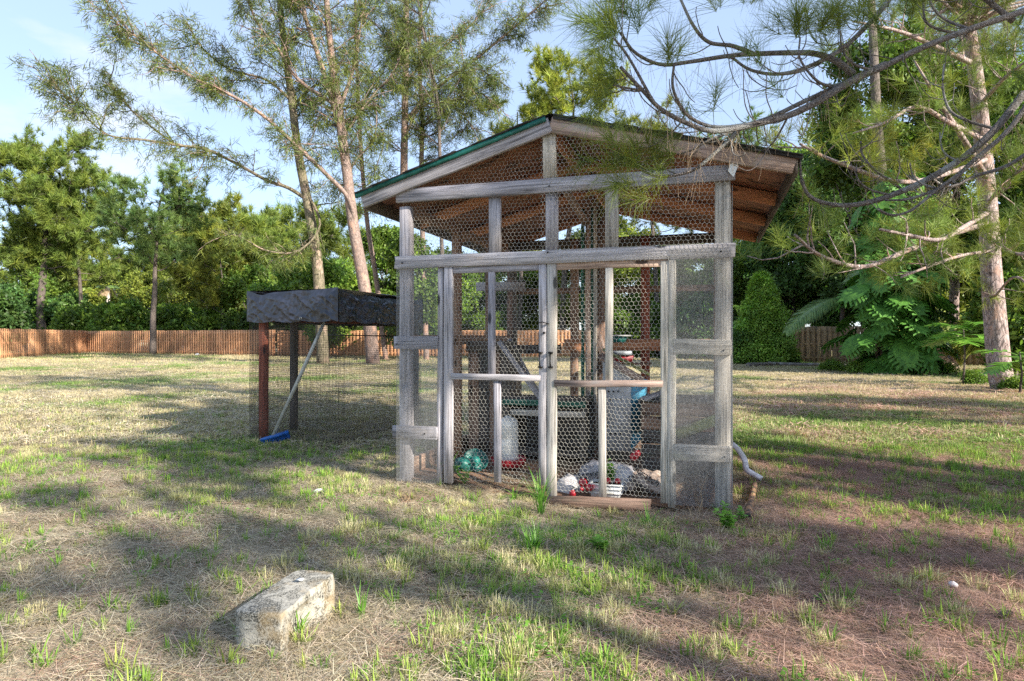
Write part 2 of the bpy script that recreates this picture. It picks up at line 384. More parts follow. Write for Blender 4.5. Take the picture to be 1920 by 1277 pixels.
PT_FAR = [pine_tuft(44, .42, .034, 1, .0, .3), pine_tuft(34, .38, .034, 1, .0, .25)]
CAS = [wisp(12, .40, .026, .18), wisp(10, .48, .024, .20)]
BL = [leaf_clump(34, .42, .26, .13), leaf_clump(26, .36, .22, .12)]
BLS = [leaf_clump(40, .40, .15, .085), leaf_clump(30, .34, .13, .08)]

def jitter_cols(n, base, v=.28, yel=.25, r=None):
    r = r or rng; base = np.array(base); s = r.uniform(1-v, 1+v, (n, 1)); y = r.uniform(0, yel, (n, 1))
    c = base[None]*s; c = c*(1+np.hstack([y*1.2, y*.35, -y*.5])); return np.clip(c, 0, 1)

class Tree:
    def __init__(s): s.mb = MB(); s.pos = []; s.dir = []; s.sc = []; s.col = []
    def limb(s, pts, r0, r1, n=6, fork=1.0):
        pts = np.asarray(pts, float); k = len(pts); s.mb.tube(pts, r0+(r1-r0)*np.linspace(0, 1, k)**fork, n)
    def leaf(s, p, d, sc, col): s.pos.append(p); s.dir.append(d); s.sc.append(sc); s.col.append(col)
    def finish(s, root, protos, fmat, bmat, crown='crown', trunk='trunk', flip=False):
        if s.mb.n: s.mb.build(trunk, bmat, root, True)
        if s.pos:
            n = len(s.pos); r_ = rng; spin = r_.uniform(0, 6.283, n)
            scatter(crown, protos, fmat, np.array(s.pos), rot_to(np.array(s.dir), spin), np.array(s.sc), np.array(s.col), r_.integers(0, len(protos), n), root, kind='stuff')
def bend(p0, d, L, k, wig, lift, r):
    """wandering line"""
    d = np.array(d, float); d /= np.linalg.norm(d); p = np.array(p0, float); out = [p.copy()]
    for i in range(k):
        p = p+d*L/k; out.append(p.copy()); d = d+r.normal(0, wig, 3)+np.array((0, 0, lift)); d /= np.linalg.norm(d)
    return np.array(out)
def smooth(pts, m=4):
    """Catmull-Rom through the points"""
    p = np.asarray(pts, float); p = np.vstack([2*p[0]-p[1], p, 2*p[-1]-p[-2]]); out = []
    for i in range(1, len(p)-2):
        for t in np.linspace(0, 1, m, endpoint=False):
            a, b, c, d = p[i-1], p[i], p[i+1], p[i+2]
            out.append(.5*((2*b)+(-a+c)*t+(2*a-5*b+4*c-d)*t*t+(-a+3*b-3*c+d)*t**3))
    out.append(p[-2]); return np.array(out)

# ------------------------------------------------------------------ ground
def axis(lo, hi, fine0, fine1, st, grow):
    a = list(np.arange(fine0, fine1, st)); s_ = st
    x = fine1
    while x < hi: a.append(x); s_ *= grow; x += s_
    a.append(hi); s_ = st; x = fine0-st
    while x > lo: a.insert(0, x); s_ *= grow; x -= s_
    a.insert(0, lo); return np.array(a)
def greenness(x, y):
    g = fnoise(x, y, 1.5, 21)*.6+fnoise(x, y, 5.0, 5)*.55
    g = g+.10*np.exp(-((x+2.3)/1.6)**2-((y-6.6)/1.2)**2)+.02*np.exp(-((x-3.5)/2.5)**2-((y-8)/2.5)**2)
    g = g+.16*np.exp(-((x-.35)/.8)**2-((y-4.55)/.35)**2)
    g = g-.10*np.exp(-((x+1.8)/1.0)**2-((y-3.6)/1.3)**2)
    return g
def rednes(x, y):
    return np.clip((x-.35*y+.9)/2.2, 0, 1)*np.clip(1.25-np.abs(y-5)/14, 0, 1)*(.70+.9*fnoise(x, y, 2.2, 41))
xs = axis(-900, 900, -12, 12, .16, 1.16); ys = axis(-900, 1400, -1, 14, .16, 1.14)
gx, gy = np.meshgrid(xs, ys); gzv = gz(gx, gy)*np.clip(1.6-np.hypot(gx, gy-5)/120, 0, 1)
nx, ny = len(xs), len(ys); g = MB()
ii = (np.arange(ny-1)[:, None]*nx+np.arange(nx-1)[None]).ravel()
g.add(np.stack([gx, gy, gzv], -1).reshape(-1, 3), np.stack([ii, ii+1, ii+nx+1, ii+nx], -1))
m, t, b = newmat('ground_lawn'); b.inputs['Roughness'].default_value = 1; b.inputs['Specular IOR Level'].default_value = .1
at_ = N(t, 'ShaderNodeAttribute', attribute_name='mixes'); sp = N(t, 'ShaderNodeSeparateColor'); t.links.new(at_.outputs['Color'], sp.inputs[0])
v1 = coords(t, (1, 1, 1), rnd=False)
nA = noise(t, v1, 9, 6, .7); nB = noise(t, v1, 60, 5, .75); nC = noise(t, v1, 1.1, 4, .6)
straw = ramp(t, nB, [(.3, (.12, .09, .065)), (.48, (.34, .28, .20)), (.66, (.55, .48, .36))])
green = ramp(t, nB, [(.3, (.035, .06, .015)), (.5, (.16, .18, .075)), (.68, (.30, .31, .16))])
red = ramp(t, nB, [(.3, (.11, .07, .055)), (.5, (.31, .20, .155)), (.68, (.46, .34, .27))])
def add_(a, b2, k, op='ADD'):
    n = N(t, 'ShaderNodeMath', operation=op); t.links.new(a, n.inputs[0])
    if hasattr(b2, 'is_linked'): t.links.new(b2, n.inputs[1])
    else: n.inputs[1].default_value = b2
    return n.outputs[0]
gm = add_(sp.outputs[0], add_(nA, .5, 0, 'SUBTRACT'), 0)
gf = ramp(t, gm, [(.58, (0,)*3), (.78, (1,)*3)]); rf = ramp(t, add_(sp.outputs[1], add_(nA, .5, 0, 'SUBTRACT'), 0), [(.35, (0,)*3), (.7, (1,)*3)])
col = mixc(t, rf, straw, red); col = mixc(t, gf, col, green)
t.links.new(col, b.inputs['Base Color']); bump(t, b, nB, .6, .02)
go_ = g.build('ground', m, smooth=True); tag(go_, kind='structure', label='mown lawn of straw coloured and green grass strewn with pine needles')
a = go_.data.attributes.new('mixes', 'FLOAT_COLOR', 'POINT')
mixv = np.stack([greenness(gx, gy), rednes(gx, gy), gx*0, gx*0+1], -1).reshape(-1, 4); a.data.foreach_set('color', mixv.ravel())

# grass, straw and needles
def blades(n, rad, h0, h1, wd, flat, segs=2, lo=.6, hi=1.35, bendy=.25):
    p = Proto()
    for i in range(n):
        a = R.uniform(0, 6.283); rr = rad*math.sqrt(R.random()); c = (rr*math.cos(a), rr*math.sin(a), 0)
        if flat:
            a2 = R.uniform(0, 6.283); L = R.uniform(h0, h1)
            p.strip((c[0], c[1], R.uniform(.002, .022)), (math.cos(a2), math.sin(a2), R.uniform(-.05, .25)), L, wd, .05*R.random(), 1 if L < .1 else 2, rsh(lo, hi), side=np.array((-math.sin(a2), math.cos(a2), R.uniform(-.3, .3))), tip=.5)
        else:
            lean = R.uniform(.05, 1.1)**1.3; a2 = a+R.uniform(-.9, .9)
            p.strip(c, (math.cos(a2)*lean, math.sin(a2)*lean, 1), R.uniform(h0, h1), wd*R.uniform(.6, 1.2), bendy*R.random(), segs, rsh(lo, hi), side=np.array((-math.sin(a2), math.cos(a2), .2)))
    return p
def clover(n, rad):
    p = Proto()
    for i in range(n):
        a = R.uniform(0, 6.283); rr = rad*math.sqrt(R.random()); c = np.array((rr*math.cos(a), rr*math.sin(a), R.uniform(.015, .05))); d = np.array((math.cos(a), math.sin(a), R.uniform(-.1, .5))); s_ = np.array((-math.sin(a), math.cos(a), 0)); l = R.uniform(.010, .024)
        p.poly([c, c+d*l*.6+s_*l*.45, c+d*l*1.1, c+d*l*.6-s_*l*.45], [(0, 1, 2, 3)], rsh(.7, 1.3))
    return p
GP = [blades(70, .13, .02, .09, .0024, True, lo=.35), blades(44, .12, .05, .15, .0019, True, lo=.4),      # 0 straw, 1 needles
      blades(50, .032, .022, .070, .0036, False, 2, .6, 1.3, .7), blades(18, .028, .03, .085, .0060, False, 2, .7, 1.3, .6),   # 2 dry tuft, 3 green tuft
      clover(14, .06),                                                                   # 4 low weed
      blades(60, .30, .05, .12, .011, True), blades(36, .22, .03, .075, .011, False)]        # 5 far straw, 6 far tuft
STRAW = np.array((.52, .445, .335)); NEED = np.array((.42, .265, .215)); DRY = np.array((.60, .53, .33)); GRN = np.array((.13, .27, .04)); YG = np.array((.30, .36, .09))
pos = []; rot = []; scl = []; col = []; pid = []
def inside_coop(x, y):
    dx, dy = x+1.024, y-5.714; s_ = dx*.957-dy*.2905; d = dx*.2905+dy*.957
    return (s_ > -.02) & (s_ < 2.86) & (d > .0) & (d < 3.35)
def sow(n, x0, x1, y0, y1, kind, fn):
    """throw n candidates, keep with probability fn"""
    x = rng.uniform(x0, x1, n); y = rng.uniform(y0, y1, n)
    keep = rng.random(n) < fn(x, y); 
    if kind in (2, 3, 4, 6): keep &= ~inside_coop(x, y)
    # stay clear of the block
    dx, dy = x+.99, y-2.86; keep &= ~((np.abs(dx*.97-dy*.24) < .12) & (np.abs(dx*.24+dy*.97) < .25))
    if kind in (2, 3): keep &= ~((x > .2) & (x < 1.5) & (y > 4.65) & (y < 5.5) & (rng.random(n) < .8))
    keep &= np.abs(x) < 1.1*np.abs(y)+3
    x, y = x[keep], y[keep]; k = len(x); g_ = greenness(x, y); r_ = rednes(x, y)
    gz_ = gz(x, y)*np.clip(1.6-np.hypot(x, y-5)/120, 0, 1)
    pos.append(np.stack([x, y, gz_+.002], 1)); rot.append(np.stack([rng.normal(0, .06, k), rng.normal(0, .06, k), rng.uniform(0, 6.283, k)], 1))
    s0 = {0: 1, 1: 1, 2: 1, 3: 1, 4: 1, 5: 1.0, 6: 1.0}[kind]; scl.append(rng.uniform(.7, 1.35, k)*s0)
    if kind in (0, 5):
        f = np.clip(r_*1.2, 0, 1)[:, None]; c = STRAW*(1-f)+NEED*1.25*f; c = c*rng.uniform(.7, 1.2, (k, 1))
        if kind == 5:
            h = np.clip((g_-.64)/.16+rng.normal(0, .45, k), 0, .8)[:, None]; c = c*(1-h)+GRN*1.0*h
    elif kind == 1: c = (NEED*(.7+.5*rng.random((k, 1))))*np.array((1, 1, 1.))+rng.random((k, 1))*np.array((.12, .09, .06))
    elif kind == 2: h = rng.random((k, 1))**2; c = DRY*(1-h)+YG*h; c = c*rng.uniform(.75, 1.15, (k, 1))
    elif kind == 3: h = rng.random((k, 1))**1.5; c = GRN*(1-h)+YG*h; c = c*rng.uniform(.75, 1.25, (k, 1))
    elif kind == 4: c = GRN*rng.uniform(.7, 1.2, (k, 1))
    else: h = np.clip((g_-.62)/.16+rng.normal(0, .45, k), 0, .85)[:, None]; c = DRY*(1-h)*.85+(GRN*1.1)*h; c = c*rng.uniform(.7, 1.2, (k, 1))
    col.append(c); pid.append(np.full(k, kind))
gsel = lambda lo, hi: (lambda x, y: np.clip((greenness(x, y)-lo)/(hi-lo), 0, 1))
sow(15000, -6, 6, .6, 7.5, 0, lambda x, y: .9-.6*rednes(x, y))
sow(9000, -6, 7, .6, 7.5, 1, lambda x, y: .12+.9*rednes(x, y))
sow(24000, -6, 6, .6, 7.5, 2, lambda x, y: np.clip((fnoise(x, y, .9, 77)-.40)*5, 0, 1)*np.clip((vnoise(x, y, .13, 78)-.5)*6, 0, 1)*np.clip(1-rednes(x, y)*1.0, .2, 1)*1.5)
sow(30000, -6, 7, .6, 7.5, 3, lambda x, y: (np.clip((greenness(x, y)-.57)/.16, 0, 1)*.7+.16+.02*rednes(x, y))*(.25+1.2*(vnoise(x, y, .12, 79) > .58)))
sow(4500, -6, 7, .6, 7.5, 4, lambda x, y: np.clip((greenness(x, y)-.56)/.1, 0, 1)*.8+.03)
sow(11000, -13, 13, 7.5, 15, 5, lambda x, y: .9+0*x)
sow(9000, -13, 13, 7.5, 15, 0, lambda x, y: .5+0*x)
sow(5000, -13, 13, 7.5, 15, 1, lambda x, y: rednes(x, y))
sow(16000, -13, 13, 7.5, 15, 3, lambda x, y: np.clip((greenness(x, y)-.60)/.12, 0, 1)*.8*(.2+(vnoise(x, y, .28, 73) > .5)))
sow(15000, -13, 13, 7.5, 15, 6, lambda x, y: .25+.75*(vnoise(x, y, .35, 71) > .5)); sow(9000, -13, 13, 7.5, 13, 3, lambda x, y: .25+0*x); sow(9000, -13, 13, 7.5, 12, 2, lambda x, y: (vnoise(x, y, .3, 72) > .6)*.8)
sow(9000, -26, 26, 15, 30, 6, lambda x, y: .9+0*x); sow(8000, -26, 26, 15, 30, 5, lambda x, y: .9+0*x)
sow(8000, -44, 40, 30, 54, 6, lambda x, y: .9+0*x)
pos_, rot_, scl_, col_, pid_ = map(np.concatenate, (pos, rot, scl, col, pid))
yy = np.clip(pos_[:, 1]/22, 1, 2.2); scl_ = np.where(pid_ >= 5, scl_*yy, scl_)
scl_ = np.where((pid_ == 2)&(pos_[:,1]<7.5), scl_*(.45+1.1*fnoise(pos_[:, 0], pos_[:, 1], .8, 91)), scl_)
scatter('grass', GP, BLADE, pos_, rot_, scl_, col_, pid_, kind='stuff', label='short dry and green grass, straw and fallen pine needles over the lawn')

exec_parts = True
# ------------------------------------------------------------------ the coop
PL = (-1.024, 5.714); RZ = math.atan2(-.2905, .957); W_ = 2.826
coop = thing('chicken_coop', 'weathered grey timber chicken coop with gable roof, wire mesh and double doors', 'coop', (PL[0], PL[1], 0), RZ)
def cf(px, py, d=0.0):
    """pixel -> (s, z) on the coop's plane at depth d behind its front"""
    t_ = (px-960)/F; s_ = (t_*(5.714+.957*d)+1.024-.2905*d)/(.957+.2905*t_)
    Z = 5.714-.2905*s_+.957*d; return s_, H+(HZ-py)/F*Z
def cw(s_, d, z=0):
    """coop coordinates -> world"""
    return np.array((PL[0]+.957*s_+.2905*d, PL[1]-.2905*s_+.957*d, z))
def board_mesh(L, wd, th, mat, jag=.0015):
    """chamfered board along X, slightly wavy"""
    k = max(2, min(7, int(L/.35)+2)); xs_ = np.linspace(0, L, k); c = min(wd, th)*.10
    y, z = wd/2, th/2
    prof = np.array([(-y+c, -z), (y-c, -z), (y, -z+c), (y, z-c), (y-c, z), (-y+c, z), (-y, z-c), (-y, -z+c)])
    v = []
    for i, x in enumerate(xs_):
        o = rng.normal(0, jag, 2) if 0 < i < k-1 else np.zeros(2)
        xx = x+(rng.normal(0, .003, 8) if i in (0, k-1) else 0)
        v.append(np.stack([np.full(8, x)+(xx-x), prof[:, 0]+o[0], prof[:, 1]+o[1]], 1))
    v = np.vstack(v); q = [(i*8+j, i*8+8+j, i*8+8+(j+1) % 8, i*8+(j+1) % 8) for i in range(k-1) for j in range(8)]
    q = [tuple(reversed(f)) for f in q]; t_ = []
    for e, sgn in ((0, 1), ((k-1)*8, -1)):
        for j in range(1, 7): f = (e, e+j, e+j+1); t_.append(f if sgn < 0 else tuple(reversed(f)))
    mb = MB(); mb.add(v, None if not q else [f[::-1] for f in q], [f[::-1] for f in t_]); return mb.mesh('board', mat)
def board(name, a_, b_, wd, th, mat, parent, face=(0, -1, 0), label=None):
    """board from a_ to b_; its thin direction points along face"""
    a_ = Vector([float(c) for c in a_]); b_ = Vector([float(c) for c in b_]); x = (b_-a_); L = x.length; x.normalize(); f = Vector(face); f = (f-f.dot(x)*x).normalized(); y = f.cross(x)
    o = link(name, board_mesh(L, wd, th, mat), parent)
    M_ = Matrix((x, y, f)).transposed().to_4x4(); M_.translation = a_; o.matrix_local = M_
    if label: o['label'] = label
    return o
def fb(name, pa, pb, wd, mat, y=-.02, th=.04, d=0, ext=0, parent=None):
    """board on the coop front given by two centre-line pixels"""
    a_ = cf(*pa, d); b_ = cf(*pb, d)
    return board(name, (a_[0], d+y, a_[1]), (b_[0], d+y, b_[1]), wd, th, mat, parent or coop)
sL, sR = cf(765, 500)[0], cf(1356, 500)[0]
# corner and wall posts
zt = cf(757, 370)[1]
def post(s_, d, z0, z1, wd, mat, name='post', th=None): return board(name, (s_, d, z0), (s_, d, z1), wd, th or wd, mat, coop)
s0 = .07; s1 = W_-.065
board('post', (s0, .045, -.15), (s0, .045, 2.46), .105, .09, WGREY, coop)
board('post', (s1, .05, -.15), (s1, .05, 2.55), .115, .10, WPALE, coop)
for d_, mt_ in ((1.3, WBROWN), (2.4, WBROWN), (3.3, WBROWN)): board('post', (.05, d_, -.05), (.05, d_, 2.5), .09, .09, mt_, coop)
for d_ in (1.7, 3.3): board('post', (W_-.05, d_, -.05), (W_-.05, d_, 2.5), .09, .09, WBROWN, coop)
for px_, mt_, wd_ in ((1077, WBROWN, .10), (1210, WRED, .11), (962, WDARK, .10)):
    s_, _ = cf(px_, 600, 3.3); board('post', (s_, 3.3, -.05), (s_, 3.3, 2.6), wd_, .09, mt_, coop)
# front rails
fb('rail', (746, 369), (1378, 324.5), .118, WGREY); fb('rail', (744, 493.5), (1378, 469.5), .108, WGREY)
fb('rail', (742, 642.5), (822, 642.5), .112, WGREY); fb('rail', (740, 809), (822, 812), .112, WGREY)
fb('rail', (1264, 649), (1371, 651.5), .118, WPALE); fb('rail', (1264, 846), (1371, 851), .125, WPALE)
# studs of the upper front
for px_, t_, b_, mt_ in ((927, 366, 478, WGREY), (1034, 345, 474, WGREY), (1146.5, 338, 470, WPALE)):
    fb('stud', (px_, t_), (px_, b_), .105, mt_, y=.02)
fb('king_post', (1031, 229), (1032, 340), .108, WPALE, y=-.0, th=.05)
# side and rear framing
for s_, mt_ in ((.05, WBROWN), (W_-.05, WRED)):
    for z_, w2 in ((1.27, .1), (.12, .14), (2.45, .1)):
        board('side_rail', (s_, .1, z_), (s_, 3.34, z_), w2, .04, mt_, coop, face=(1 if s_ < 1 else -1, 0, 0))
for z_, mt_, w2 in ((2.56, WDARK, .13), (1.93, WBROWN, .075), (.12, WDARK, .15)):
    board('rear_rail', (0, 3.36, z_), (W_, 3.36, z_), w2, .04, mt_, coop)
a_, b_ = cf(893, 538, 3.2), cf(984, 537, 3.2); board('rear_rail', (a_[0], 3.2, a_[1]), (b_[0], 3.2, b_[1]), .12, .03, WGREY, coop)
a_, b_ = cf(958, 655, 3.2), cf(1100, 655, 3.2); board('rear_rail', (a_[0], 3.24, a_[1]), (b_[0]-.35, 3.24, b_[1]), .12, .03, WDARK, coop)
a_, b_ = cf(1068, 648, 2.6), cf(1104, 648, 2.6); board('rear_rail', (a_[0], 2.6, a_[1]), (b_[0], 2.6, b_[1]), .14, .03, WRAFT, coop)
a_, b_ = cf(1060, 647, 3.22), cf(1340, 647, 3.22); board('rear_rail', (a_[0], 3.23, a_[1]), (b_[0], 3.23, b_[1]), .15, .05, WRAFT, coop)
# centre support of green painted and bare boards
for px_, mt_, wd_, dd in ((1093, WGREEN, .035, 2.0), (1103, WTAN, .06, 1.98), (1110.5, WGREEN, .03, 2.0), (1116, WPALE, .04, 1.98), (1127, WBROWN, .09, 2.06)):
    s_, _ = cf(px_, 700, dd); board('centre_support', (s_, dd, -.04), (s_, dd, 2.75), wd_, .04, mt_, coop)
# diagonal braces under the roof and by the ladder
a_, b_ = cf(1115, 610, 2.1), cf(1145, 690, 2.1); board('brace', (a_[0], 2.0, a_[1]), (b_[0], 2.0, b_[1]), .09, .03, WTAN, coop)
a_, b_ = cf(1062, 360, 1.2), cf(1100, 420, 2.0); board('brace', (a_[0], 1.2, a_[1]), (b_[0], 2.0, b_[1]), .07, .04, WTAN, coop)

# roof: gable rafters, sheathing, shingles, drip edges
RX0, RX1, RAP = -.315, 3.262, cf(1035, 300)[0]
RDEP = 3.56; zl, zr, za = 2.46, 2.50, 2.975      # undersides at eaves and apex
def rafter(x0, z0, x1, z1, y, wd, mat, name):
    board(name, (x0, y, z0+wd/2*1.03), (x1, y, z1+wd/2*1.03), wd, .04, mat, coop)
rafter(RX0, zl, RAP-.002, za, -.05, .125, WGREY, 'fascia_board'); rafter(RAP+.002, za, RX1, zr, -.05, .125, WTAN, 'fascia_board')
for y_ in (1.14, 2.24, 3.50):
    rafter(RX0+.01, zl, RAP-.02, za, y_, .11, WRAFT, 'rafter'); rafter(RAP+.02, za, RX1-.01, zr, y_, .11, WRAFT, 'rafter')
def slab(name, x0, z0, x1, z1, y0, y1, off, th, mat):
    """sloped sheet between two points of the gable line"""
    dx, dz = x1-x0, z1-z0; L = math.hypot(dx, dz)
    n_ = np.array((-dz/L, 0, dx/L)); n_ = n_ if n_[2] > 0 else -n_
    p0 = np.array((x0, 0, z0))+n_*off; p1 = np.array((x1, 0, z1))+n_*off; v = []
    for k_ in (0, th):
        for p_, y_ in ((p0, y0), (p1, y0), (p1, y1), (p0, y1)): v.append(p_+n_*k_+np.array((0, y_, 0)))
    mb = MB(); mb.add(v, [(0,3,2,1),(4,5,6,7),(0,1,5,4),(1,2,6,5),(2,3,7,6),(3,0,4,7)]); return mb.build(name, mat, coop)
# sheathing sheets, each its own part (coordinates stay in the coop frame)
nb = 3
for (x0, z0, x1, z1) in ((RX0, zl, RAP, za), (RAP, za, RX1, zr)):
    ys_ = [-.07, 1.14, 2.24, RDEP]
    for i in range(3): slab('sheathing', x0, z0, x1, z1, ys_[i]+.003, ys_[i+1]-.003, .115, .014, WSHEATH)
for (x0, z0, x1, z1, sgn) in ((RX0-.02, zl-.005, RAP, za+.004, -1), (RAP, za+.004, RX1+.02, zr-.005, 1)):
    rows = 11
    for i in range(rows):
        f0, f1 = i/rows, (i+1)/rows+.012
        if sgn < 0: xa, za_ = x0+(x1-x0)*f0, z0+(z1-z0)*f0; xb, zb_ = x0+(x1-x0)*min(f1, 1), z0+(z1-z0)*min(f1, 1)
        else: xa, za_ = x1+(x0-x1)*min(f1, 1), z1+(z0-z1)*min(f1, 1); xb, zb_ = x1+(x0-x1)*f0, z1+(z0-z1)*f0
        slab('shingle_row', xa, za_, xb, zb_, -.105+R.uniform(-.008, .008), RDEP+.02, .133+.0035*(i % 2), .008, SHING)
slab('drip_edge', RX0-.025, zl-.006, RAP, za, -.096, -.074, .095, .036, TRIM)
slab('drip_edge', RAP, za, RX1+.025, zr-.006, -.090, -.074, .108, .022, TRIMB)
mb = MB(); mb.box((RX0-.012, RDEP/2, zl+.062), (.024, RDEP-.02, .12)); mb.build('eave_board', WDARK, coop)
mb = MB(); mb.box((RX1+.012, RDEP/2-.02, zr+.062), (.024, RDEP+.05, .12)); mb.build('eave_board', WDARK, coop)
board('ridge_beam', (RAP, -.02, za+.035), (RAP, RDEP-.01, za+.035), .15, .04, WRAFT, coop, face=(1, 0, 0))
mb = MB()
for y_ in np.arange(-.09, RDEP-.2, .28): mb.add([(RAP-.17, y_, za+.088), (RAP, y_, za+.150), (RAP+.17, y_, za+.106), (RAP-.17, y_+.31, za+.082), (RAP, y_+.31, za+.143), (RAP+.17, y_+.31, za+.100)], [(0, 1, 4, 3), (1, 2, 5, 4)])
mb.build('ridge_cap', SHING, coop)
# torn strip of white wrap at the right end of the upper rail
mb = MB(); a_ = cf(1376, 290); b_ = cf(1372, 328)
mb.add([(a_[0]-.045, -.052, b_[1]+.02), (a_[0]-.005, -.058, b_[1]-.03), (a_[0]+.03, -.06, b_[1]+.05), (a_[0]+.012, -.054, a_[1]), (a_[0]-.02, -.052, a_[1]-.05)], t=[(0,1,2),(0,2,4),(4,2,3)]); mb.build('torn_wrap', PLW, coop)

# doors
def door(pxs, top, mid, upx_top, upx_bot, base, mats, bottom=None, lbl=None):
    """four-part batten door; every stick is a part"""
    l, r = pxs
    dr = bpy.data.objects.new('door', None); C.objects.link(dr); dr.parent = coop; dr.empty_display_size = .1
    if lbl: dr['label'] = lbl
    (l0, l1), (r0, r1) = l, r
    fb('stile', (l0, top-2), (l0+l1, base), .078, mats[0], y=-.005, parent=dr); fb('stile', (r0, top-4), (r0+r1, base+4), .066, mats[1], y=-.005, parent=dr)
    fb('top_rail', (l0-6, top+7), (r0+6, top+3-4), .055, mats[2], y=-.0, parent=dr, th=.034)
    fb('middle_rail', (l0+5, mid[0]), (r0-4, mid[1]), .052, mats[3], y=-.018, parent=dr, th=.03)
    fb('upright', (upx_top, top+6), (upx_top, mid[0]+4), .060, mats[4], y=.0, parent=dr, th=.032); fb('upright', (upx_bot, mid[0]+6), (upx_bot+1, base-2), .060, mats[4], y=.0, parent=dr, th=.032)
    if bottom: fb('bottom_rail', *bottom, .085, mats[5], y=-.03, parent=dr, th=.04)
    return dr
fb('door_jamb', (826, 500), (824, 915), .05, WGREY, y=.02, th=.06)
door(((842, 0), (1018.5, 0)), 501, (705, 709), 922.5, 932.5, 905, (WGREY, WGREY, WGREY, WGREY, WGREY, WGREY), lbl='left door of grey sticks with no bottom rail')
door(((1035.5, 0), (1247, 0)), 494, (718, 719), 1142.5, 1129, 938, (WPALE, WPALE, WTAN, WTAN, WPALE, WBROWN), bottom=((1030, 938), (1221, 945)), lbl='right door with paler sticks and a low bottom rail')
fb('door_jamb', (1260.5, 487), (1260, 950), .058, WPALE, y=.0, th=.06)
fb('door_jamb', (1027, 495), (1027, 700), .012, WDARK, y=.05, th=.02)
# black iron handles and hook
for px_, nm in ((1015, 'door_handle'), (1034.5, 'door_handle')):
    mb = MB(); s_, z0_ = cf(px_, 688); _, z1_ = cf(px_, 661)
    for z_ in (z0_, z1_): mb.box((s_, -.04, z_), (.036, .022, .014))
    mb.tube([(s_, -.035, z0_), (s_, -.055, z0_+.02), (s_, -.055, z1_-.02), (s_, -.035, z1_)], .006, 6); mb.build(nm, BLACK, coop)
mb = MB(); a_, b_ = cf(1012, 605), cf(1028, 607); mb.tube([(a_[0], -.034, a_[1]), ((a_[0]+b_[0])/2, -.045, a_[1]+.004), (b_[0], -.036, b_[1])], .004, 5); mb.lathe([(0, -.006), (.010, -.004), (.010, .004), (0, .006)], (b_[0]+.004, -.037, b_[1]), 8); mb.build('door_hook', BLACK, coop)
mb = MB(); a_ = cf(1022, 624); mb.lathe([(0, -.01), (.011, -.006), (.011, .006), (0, .01)], (a_[0], -.03, a_[1]), 8); mb.build('door_knob', BLACK, coop)
# bolts at the board ends
bm_ = None
for px_, py_ in ((752, 364), (1032, 351), (1367, 318), (758, 494), (1029, 474), (1352, 473), (748, 645), (1357, 657), (1286, 645), (1358, 855), (800, 812), (752, 815)):
    s_, z_ = cf(px_, py_); mb = MB(); mb.tube([(0, 0, 0), (0, -.006, 0)], .0075, 7)
    bm_ = bm_ or mb.mesh('bolt', BLACK); link('bolt', bm_, coop, (s_, -.0405, z_))

# chicken wire (hexagonal) and hardware cloth (square)
def hexwire(inside, s_0, s_1, z_0, z_1, y, r, p=.036, h1=.0205, h2=.0100, warp=.006, seed=1):
    q = h1+h2; ni = int((s_1-s_0)/p)+2; nj = int((z_1-z_0)/q)+2
    i, j = np.meshgrid(np.arange(ni), np.arange(nj)); cx = s_0+i*p+(j % 2)*p/2; cz = z_0+j*q
    A = [(cx-p/2, cz-h2), (cx-p/2, cz+h2), (cx, cz+h1)]; B_ = [(cx-p/2, cz+h2), (cx, cz+h1), (cx+p/2, cz+h2)]
    ax = np.concatenate([a[0].ravel() for a in A]); az = np.concatenate([a[1].ravel() for a in A])
    bx = np.concatenate([a[0].ravel() for a in B_]); bz = np.concatenate([a[1].ravel() for a in B_])
    k = inside((ax+bx)/2, (az+bz)/2); ax, az, bx, bz = ax[k], az[k], bx[k], bz[k]
    def wp(x, z):
        return np.stack([x+warp*2*(fnoise(x, z, .25, seed)-.5), y+warp*2.4*(fnoise(x, z, .3, seed+3)-.5), z+warp*2*(fnoise(x, z, .22, seed+5)-.5)], 1)
    mb = MB(); mb.wires(wp(ax, az), wp(bx, bz), r); return mb
def roofz(s_): s_ = np.asarray(s_); return np.where(s_ < RAP, zl+(za-zl)*(s_-RX0)/(RAP-RX0), za+(zr-za)*(s_-RAP)/(RX1-RAP))
def railz(s_, pa, pb):
    a_ = cf(*pa); b_ = cf(*pb); return a_[1]+(b_[1]-a_[1])*(np.asarray(s_)-a_[0])/(b_[0]-a_[0])
kp = cf(1018, 300)[0]
hexwire(lambda x, z: (z > railz(x, (744, 500), (1378, 476))) & (z < roofz(x)+.05) & (x > 0.02) & (x < kp), 0, W_, 1.9, 3.05, .05, .0012, warp=.010, seed=4).build('chicken_wire', WIRE, coop)
hexwire(lambda x, z: (z > railz(x, (744, 482), (1378, 458))-.10) & (z < roofz(x)+.03) & (x > kp) & (x < W_-.01), 0, W_, 1.85, 3.05, -.046, .0012, warp=.008, seed=14).build('chicken_wire', WIRE, coop)
dl = (cf(838, 600)[0], cf(1022, 600)[0]); dr_ = (cf(1032, 600)[0], cf(1250, 600)[0])
hexwire(lambda x, z: (x > dl[0]) & (x < dl[1]) & (z > .06), dl[0], dl[1], .05, cf(930, 512)[1], .018, .0011, warp=.018, seed=24).build('chicken_wire', WIRE, coop)
hexwire(lambda x, z: (x > dr_[0]) & (x < dr_[1]) & (z > .03), dr_[0], dr_[1], .02, cf(1140, 492)[1], .020, .0011, warp=.016, seed=34).build('chicken_wire', WIRE, coop)
